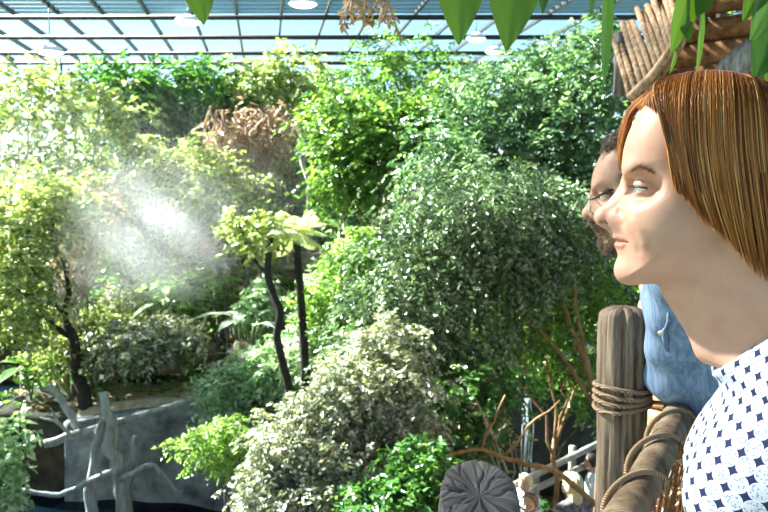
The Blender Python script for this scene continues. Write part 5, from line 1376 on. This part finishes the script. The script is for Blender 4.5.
# collar, sleeve tab with its button
nb = mc+(-.02, 0, .155); axn = unit(hb-nb); a = np.linspace(-2.7, 2.7, 30)
u1 = unit(np.cross(axn, (0, 1, 0))); u2 = np.cross(axn, u1)
m = MB(); V = []
for k, (h, rr) in enumerate(((.0, .078), (.035, .077), (.038, .080), (.0, .098))):
    V.append(nb + axn*h + rr*(np.cos(a+PI)[:, None]*u1 + np.sin(a+PI)[:, None]*u2))
V = np.concatenate(V); F = [(k*30+j, k*30+j+1, (k+1)*30+j+1, (k+1)*30+j) for k in range(3) for j in range(29)]
co_ = m.add(MF.world(V), F).build('collar', denim, shirt); md = co_.modifiers.new('thick', 'SOLIDIFY'); md.thickness = .004
tabw = at(648, 352, 1.47)
ta = L_(at(651, 324, 1.45)); tb = L_(at(644, 358, 1.48)); 
def onto_s(P): return onto(m_shirt, P, 10)
tt = np.linspace(0, 1, 8)[:, None]; row0, g0 = onto_s(ta+(tb-ta)*tt+(.004, 0, 0)); row1, g1 = onto_s(ta+(tb-ta)*tt+(-.028, .0, -.012))
V = np.concatenate([row0+g0*.003, (row0+row1)/2+(g0+g1)*.004, row1+g1*.003]); F = [(k*8+j, k*8+j+1, (k+1)*8+j+1, (k+1)*8+j) for k in range(2) for j in range(7)]
tabo = MB().add(MF.world(V), F).build('sleeve_tab', denim, shirt); md = tabo.modifiers.new('thick', 'SOLIDIFY'); md.thickness = .003
bc, bg_ = onto_s(np.array([L_(at(645.5, 354, 1.47))])); MB().lathe(MF.world(bc+bg_*.006)[0], [(.0005, .002), (.005, .002), (.0062, 0), (.005, -.003)], 14, axis=unit(bg_[0]@MF.M)).build('button', simple('button_cream', (.75, .70, .60), .4), tabo)
chino = simple('grey_trousers', (.06, .06, .065), .85, col2=(.10, .10, .11), scale=40)
def m_leg(P):
    d = cone(P, pel+(0, .06, -.02), pel+(0, -.06, -.02), .128, .128)
    for sg in (1, -1):
        hp = pel+(0, sg*.09, -.03); kn = np.array((pel[0]+.03, sg*.11, .49)); an = np.array((pel[0]-.03, sg*.12, .06)); d = smin(d, cone(P, hp, kn, .098, .07), .03); d = smin(d, cone(P, kn, an, .068, .055), .02)
    return np.maximum(np.maximum(d-.004, P[:, 2]-.94), .05-P[:, 2])
build_sdf('trousers', m_leg, MF, spaced((fm0-.03, fm0+.42, .010)), spaced((-.28, .28, .010)), spaced((.03, .97, .012)), chino, MAN, 1)
for sg in (1, -1):
    def f(P):
        d = cone(P, (pel[0]-.06, sg*.12, .05), (pel[0]+.13, sg*.14, .04), .046, .038); d = smin(d, cone(P, (pel[0]-.04, sg*.12, .05), (pel[0]-.035, sg*.12, .11), .045, .047), .02)
        return np.maximum(np.maximum(d, .002-P[:, 2]), P[:, 2]-.12)
    build_sdf('shoe', f, MF, spaced((pel[0]-.15, pel[0]+.22, .009)), spaced((sg*.13-.09, sg*.13+.09, .009)), spaced((-.01, .14, .007)), leather, MAN, 1)
# curls and beard
def curls(f, roots, n, ln, rc, seed, down=0.0, turns=2.2):
    r_ = np.random.default_rng(seed); P, g = onto(f, roots[r_.integers(len(roots), size=n)] + r_.normal(size=(n, 3))*.009)
    t = np.linspace(0, 1, 12); ax = unit(g + r_.normal(size=(n, 3))*.5 + np.array((0, 0, -down))); u = unit(np.cross(ax, r_.normal(size=(n, 3)))); v = np.cross(ax, u); ph = r_.random(n)*6
    L = ln*r_.uniform(.5, 1.2, n)
    an = ph[:, None]+t[None]*turns*2*PI*r_.uniform(.5, 1.2, n)[:, None]
    return P[:, None] + ax[:, None]*(L[:, None]*t[None])[..., None] + rc*(np.cos(an)-np.cos(ph)[:, None])[..., None]*u[:, None] + rc*(np.sin(an)-np.sin(ph)[:, None])[..., None]*v[:, None]
greyhair = hairmat('grey_brown_hair', [(.05, .04, .03), (.16, .13, .10), (.34, .29, .24), (.50, .45, .39)], .5)
u_, v_ = np.meshgrid(np.linspace(0, 1, 26), np.linspace(-1, 1, 21)); 
roots = []
for (x, y) in ((648, 112), (658, 100), (672, 92), (695, 84), (720, 83), (750, 92), (775, 112), (790, 150), (790, 185), (770, 215), (735, 150), (740, 190), (705, 120), (720, 160), (745, 225), (700, 150), (760, 140), (765, 175), (755, 205), (710, 140), (725, 120), (745, 130), (705, 165), (730, 175), (775, 200), (780, 165), (735, 105), (755, 110), (690, 110), (720, 200)):
    for l in (-.07, -.06, -.04, -.02, 0, .02, .04, .06, .07): roots.append(wp(x, y)*np.array((1, 0, 1))+np.array((0, l, 0)))
roots = from_w(np.array(roots))
hc_ = curls(m_head, roots, 5200, .017, .0055, 3); hc_ = hc_[(hc_[:, 0, 0] < from_w(wp(644, 110)*np.array((1, 0, 1)))[0]) & (hc_[:, 0, 2] > from_w(wp(700, 225)*np.array((1, 0, 1)))[2]) & ((hc_[:, 0, 0] < from_w(wp(670, 110)*np.array((1, 0, 1)))[0]) | (np.abs(hc_[:, 0, 1]) < .055))]
strands(hc_, np.full(len(hc_), .0008), greyhair, 'hair', MAN, MF)
br = []
for (x, y, ls) in ((617, 262, (0, .012)), (618, 274, (0, .015)), (630, 281, (0, .02, .03)), (616, 231, (0, .01)), (620, 234, (.012, .02)), (630, 240, (.026,)), (636, 255, (.034,)), (650, 265, (.042,)), (665, 270, (.05,)), (685, 265, (.056,)), (700, 245, (.062,)), (650, 280, (.02, .03)), (636, 268, (.032,))):
    for l in ls: br += [wp(x, y)*np.array((1, 0, 1))+np.array((0, sg*l, 0)) for sg in (1, -1)]
br = from_w(np.array(br)); beardm = hairmat('brown_grey_beard', [(.10, .06, .03), (.26, .17, .10), (.48, .40, .32)], .5)
strands(curls(m_head, br, 1500, .010, .0025, 4, .5, 1.2), np.full(1500, .0006), beardm, 'beard', MAN, MF)
for sg in (1, -1): eyeball(MF, from_w((eye_c+(.0005, 0, 0))*np.array((1, sg, 1))), .0135, MAN, eyemat('brown_iris', (.12, .07, .04)) if sg > 0 else bpy.data.materials['brown_iris'])
# glasses worn on the nose
blk = simple('black_frame', (.012, .012, .014), .3); rimm = simple('silver_rim', (.6, .6, .6), .25, metal=1)
GL = tag(bpy.data.objects.new('glasses', None)); COL.objects.link(GL); GL.location = tuple(MF.world(nas_m)); GL.parent = MAN; GL.matrix_parent_inverse = world_of(MAN).inverted()
lensm = glassmat('lens_glass', (.97, .98, .98))
for sg in (1, -1):
    c = MF.px(588, 203)*np.array((1, 0, 1)) + np.array((-.002, sg*.032, 0)); a = np.linspace(0, 2*PI, 32, endpoint=False)
    sq = lambda x: np.sign(x)*np.abs(x)**.7
    rim = np.stack([c[0]-.10*0-.006*np.abs(np.cos(a))+.12*sq(np.sin(a))*.02, c[1]+.025*sq(np.cos(a)), c[2]+.018*sq(np.sin(a))], 1)
    MB().tube(MF.world(rim), .0013, 6, closed=True).build('rim', rimm, GL)
    MB().add(MF.world(rim), [tuple(range(32))]).build('lens', lensm, GL)
    h0 = rim[np.argmax(rim[:, 1]*sg)]+np.array((0, 0, .008)); h1 = MF.px(622, 186)*np.array((1, 0, 1))+np.array((0, sg*.07, 0)); h2 = h1+(h1-h0)*np.array((1, 0, 1))*.7*np.array((1, 0, .3)); h1b = h0*.5+h1*.5; h1b[1] = sg*.066
    if sg > 0: h0p = h0
    MB().tube(MF.world(np.array([h0, h0+(-.004, sg*.006, .001), h1b, h1, h2])), .0021, 6).build('temple', blk, GL)
bz = MF.px(587, 199); MB().tube(MF.world(np.array([bz+(-.002, -.012, 0), bz+(.002, 0, .003), bz+(-.002, .012, 0)])), .0014, 6).build('bridge', rimm, GL)

# ================================================================ visitors down on the path
hc_w = wp(705, 185)
def visitor(px, py, Y, fdir, lab, shirtm, hairm, long_hair=False, trm=jeans, seed=0, hat=None, arm=0.3):
    c = at(px, py, Y); gz_ = float(ground_z(c[0], c[1])); k = (c[2]-gz_)/1.58
    fr = Frame((c[0], c[1]), fdir); x0 = -.03
    def up(P): return np.stack([P[:, 0]/k, P[:, 1]/k, (P[:, 2]-gz_)/k], 1)
    def head(Q): return w_head(Q-np.array((0, 0, 1.58))+hc_w*np.array((1, 0, 1)))
    def arms(A, d, o=0.0, stop=False):
        d = smin(d, cone(A, (x0-.01, .175, 1.36), (x0-.03, .215, 1.08), .046+o, .038+o), .02)
        if stop: return d
        d = smin(d, cone(A, (x0-.03, .215, 1.08), (x0+.12, .20, .90), .036, .026), .015)
        return hand(A, d, (x0+.12, .20, .90), (.6, -.05, -.8), (-.6, -.6, -.4), (.5, -.5, .4), .17)
    def tors(A):
        d = ell(A, (x0, 0, 1.25), (.11, .16, .20)); d = smin(d, ell(A, (x0, 0, 1.05), (.10, .14, .18)), .05); d = smin(d, ell(A, (x0, .05, .92), (.11, .12, .13)), .05)
        return smin(d, cone(A, (x0-.02, 0, 1.40), (x0-.01, .165, 1.365), .055, .048), .03)
    def lg(A, o):
        d = cone(A, (x0, .09, .90), (x0, .10, .50), .085+o, .056+o); d = smin(d, cone(A, (x0, .10, .50), (x0-.02, .105, .08), .054+o, .036+o), .02); return d
    def body(P):
        Q = up(P); A = np.stack([Q[:, 0], np.abs(Q[:, 1]), Q[:, 2]], 1); d = tors(A); d = smin(d, lg(A, 0), .03); d = smin(d, cone(A, (x0-.05, .105, .05), (x0+.12, .12, .035), .034, .026), .02); d = arms(A, d)
        d = smin(d, cone(Q, (-.015, 0, 1.52), (x0, 0, 1.38), .052, .06), .03); h = Q[:, 2] > 1.42
        if h.any(): d[h] = smin(d[h], head(Q[h]), .015)
        return d*k*.9
    def shirt(P):
        Q = up(P); A = np.stack([Q[:, 0], np.abs(Q[:, 1]), Q[:, 2]], 1); d = arms(A, tors(A), .006, True)-.010+.003*np.sin(Q[:, 2]*60+Q[:, 1]*20)
        return np.maximum(np.maximum(d, np.maximum(.86-Q[:, 2], Q[:, 2]-1.435+.25*np.maximum(Q[:, 0]-x0, 0))), -1)*k*.9
    def trou(P):
        Q = up(P); A = np.stack([Q[:, 0], np.abs(Q[:, 1]), Q[:, 2]], 1); d = smin(ell(A, (x0, .05, .92), (.115, .125, .12)), lg(A, .008), .03); return np.maximum(np.maximum(d-.004, Q[:, 2]-.98), .05-Q[:, 2])*k*.9
    def hairf(P):
        Q = up(P); A = np.stack([Q[:, 0], np.abs(Q[:, 1]), Q[:, 2]], 1); d = head(Q)-.018; cx = Q[:, 0]
        if long_hair: d = smin(d, cone(Q, (-.06, 0, 1.60), (-.075, 0, 1.44), .085, .06), .03)
        cut = np.maximum(cx-.03+.55*(1.62-Q[:, 2]), (1.52 if not long_hair else 1.40)-Q[:, 2])
        return np.maximum(d + .003*np.sin(Q[:, 1]*160+Q[:, 0]*60), cut)*k*.9
    def shoe(sg):
        def f(P):
            Q = up(P); d = cone(Q, (x0-.05, sg*.105, .05), (x0+.13, sg*.12, .04), .043, .036); d = smin(d, cone(Q, (x0-.03, sg*.105, .05), (x0-.03, sg*.105, .10), .043, .045), .02)
            return np.maximum(np.maximum(d, -.0-Q[:, 2]), Q[:, 2]-.11)*k*.9
        return f
    T = thing('person', fr.world((0, 0, gz_)), lab, 'person', 'visitors on the path below')
    S_ = lambda *a: spaced(*[(p*k, q*k, h*k) for p, q, h in a]); Z_ = lambda *a: spaced(*[(p*k+gz_, q*k+gz_, h*k) for p, q, h in a])
    build_sdf('body', body, fr, S_((-.22, -.1, .014), (-.1, .14, .006), (.14, .34, .009)), S_((-.34, -.1, .011), (-.1, .1, .006), (.1, .34, .011)), Z_((-.02, .70, .018), (.70, .95, .009), (.95, 1.44, .015), (1.44, 1.72, .0055)), skin_m, T, 1)
    build_sdf('top', shirt, fr, S_((-.2, .2, .012)), S_((-.3, .3, .012)), Z_((.84, 1.46, .012)), shirtm, T, 1)
    build_sdf('trousers', trou, fr, S_((-.2, .16, .013)), S_((-.24, .24, .013)), Z_((.03, 1.0, .015)), trm, T, 1)
    for sg in (1, -1): build_sdf('shoe', shoe(sg), fr, S_((-.14, .22, .014)), S_((sg*.11-.08, sg*.11+.08, .014)), Z_((-.02, .13, .011)), leather, T, 1)
    build_sdf('hair', hairf, fr, S_((-.2, .14, .007)), S_((-.12, .12, .007)), Z_((1.38, 1.76, .007)), hairm, T, 1)
    return T
blonde = simple('blonde_hair', (.50, .38, .22), .5, col2=(.74, .62, .42), scale=60)
brownh = simple('brown_hair', (.10, .05, .025), .5, col2=(.24, .13, .07), scale=60)
darkh = simple('dark_hair', (.010, .008, .007), .5, col2=(.03, .022, .018), scale=60)
visitor(525, 482, 9.8, (-.8, -.6), 'visitor with short blond hair and pale blue top in front of the ramp rail', simple('pale_blue_cotton', (.52, .62, .70), .85, col2=(.68, .76, .82), scale=12), blonde, seed=1)
visitor(530, 503, 9.0, (-.7, -.7), 'small brown-haired visitor just in front of the one in pale blue', simple('light_grey_cotton', (.50, .52, .54), .85, col2=(.66, .68, .70), scale=12), brownh, seed=2)
visitor(571, 484, 8.8, (-.5, .85), 'visitor with long blonde hair and dark flowered top beside the log rail', simple('dark_flowered_cotton', (.012, .012, .018), .85, col2=(.30, .25, .27), scale=22), blonde, True, seed=3)
visitor(591, 462, 10.6, (-.95, .3), 'dark-haired visitor in a white-blue shirt close behind the weathered post', simple('white_blue_cotton', (.62, .70, .78), .85, col2=(.80, .85, .90), scale=8), darkh, seed=4)
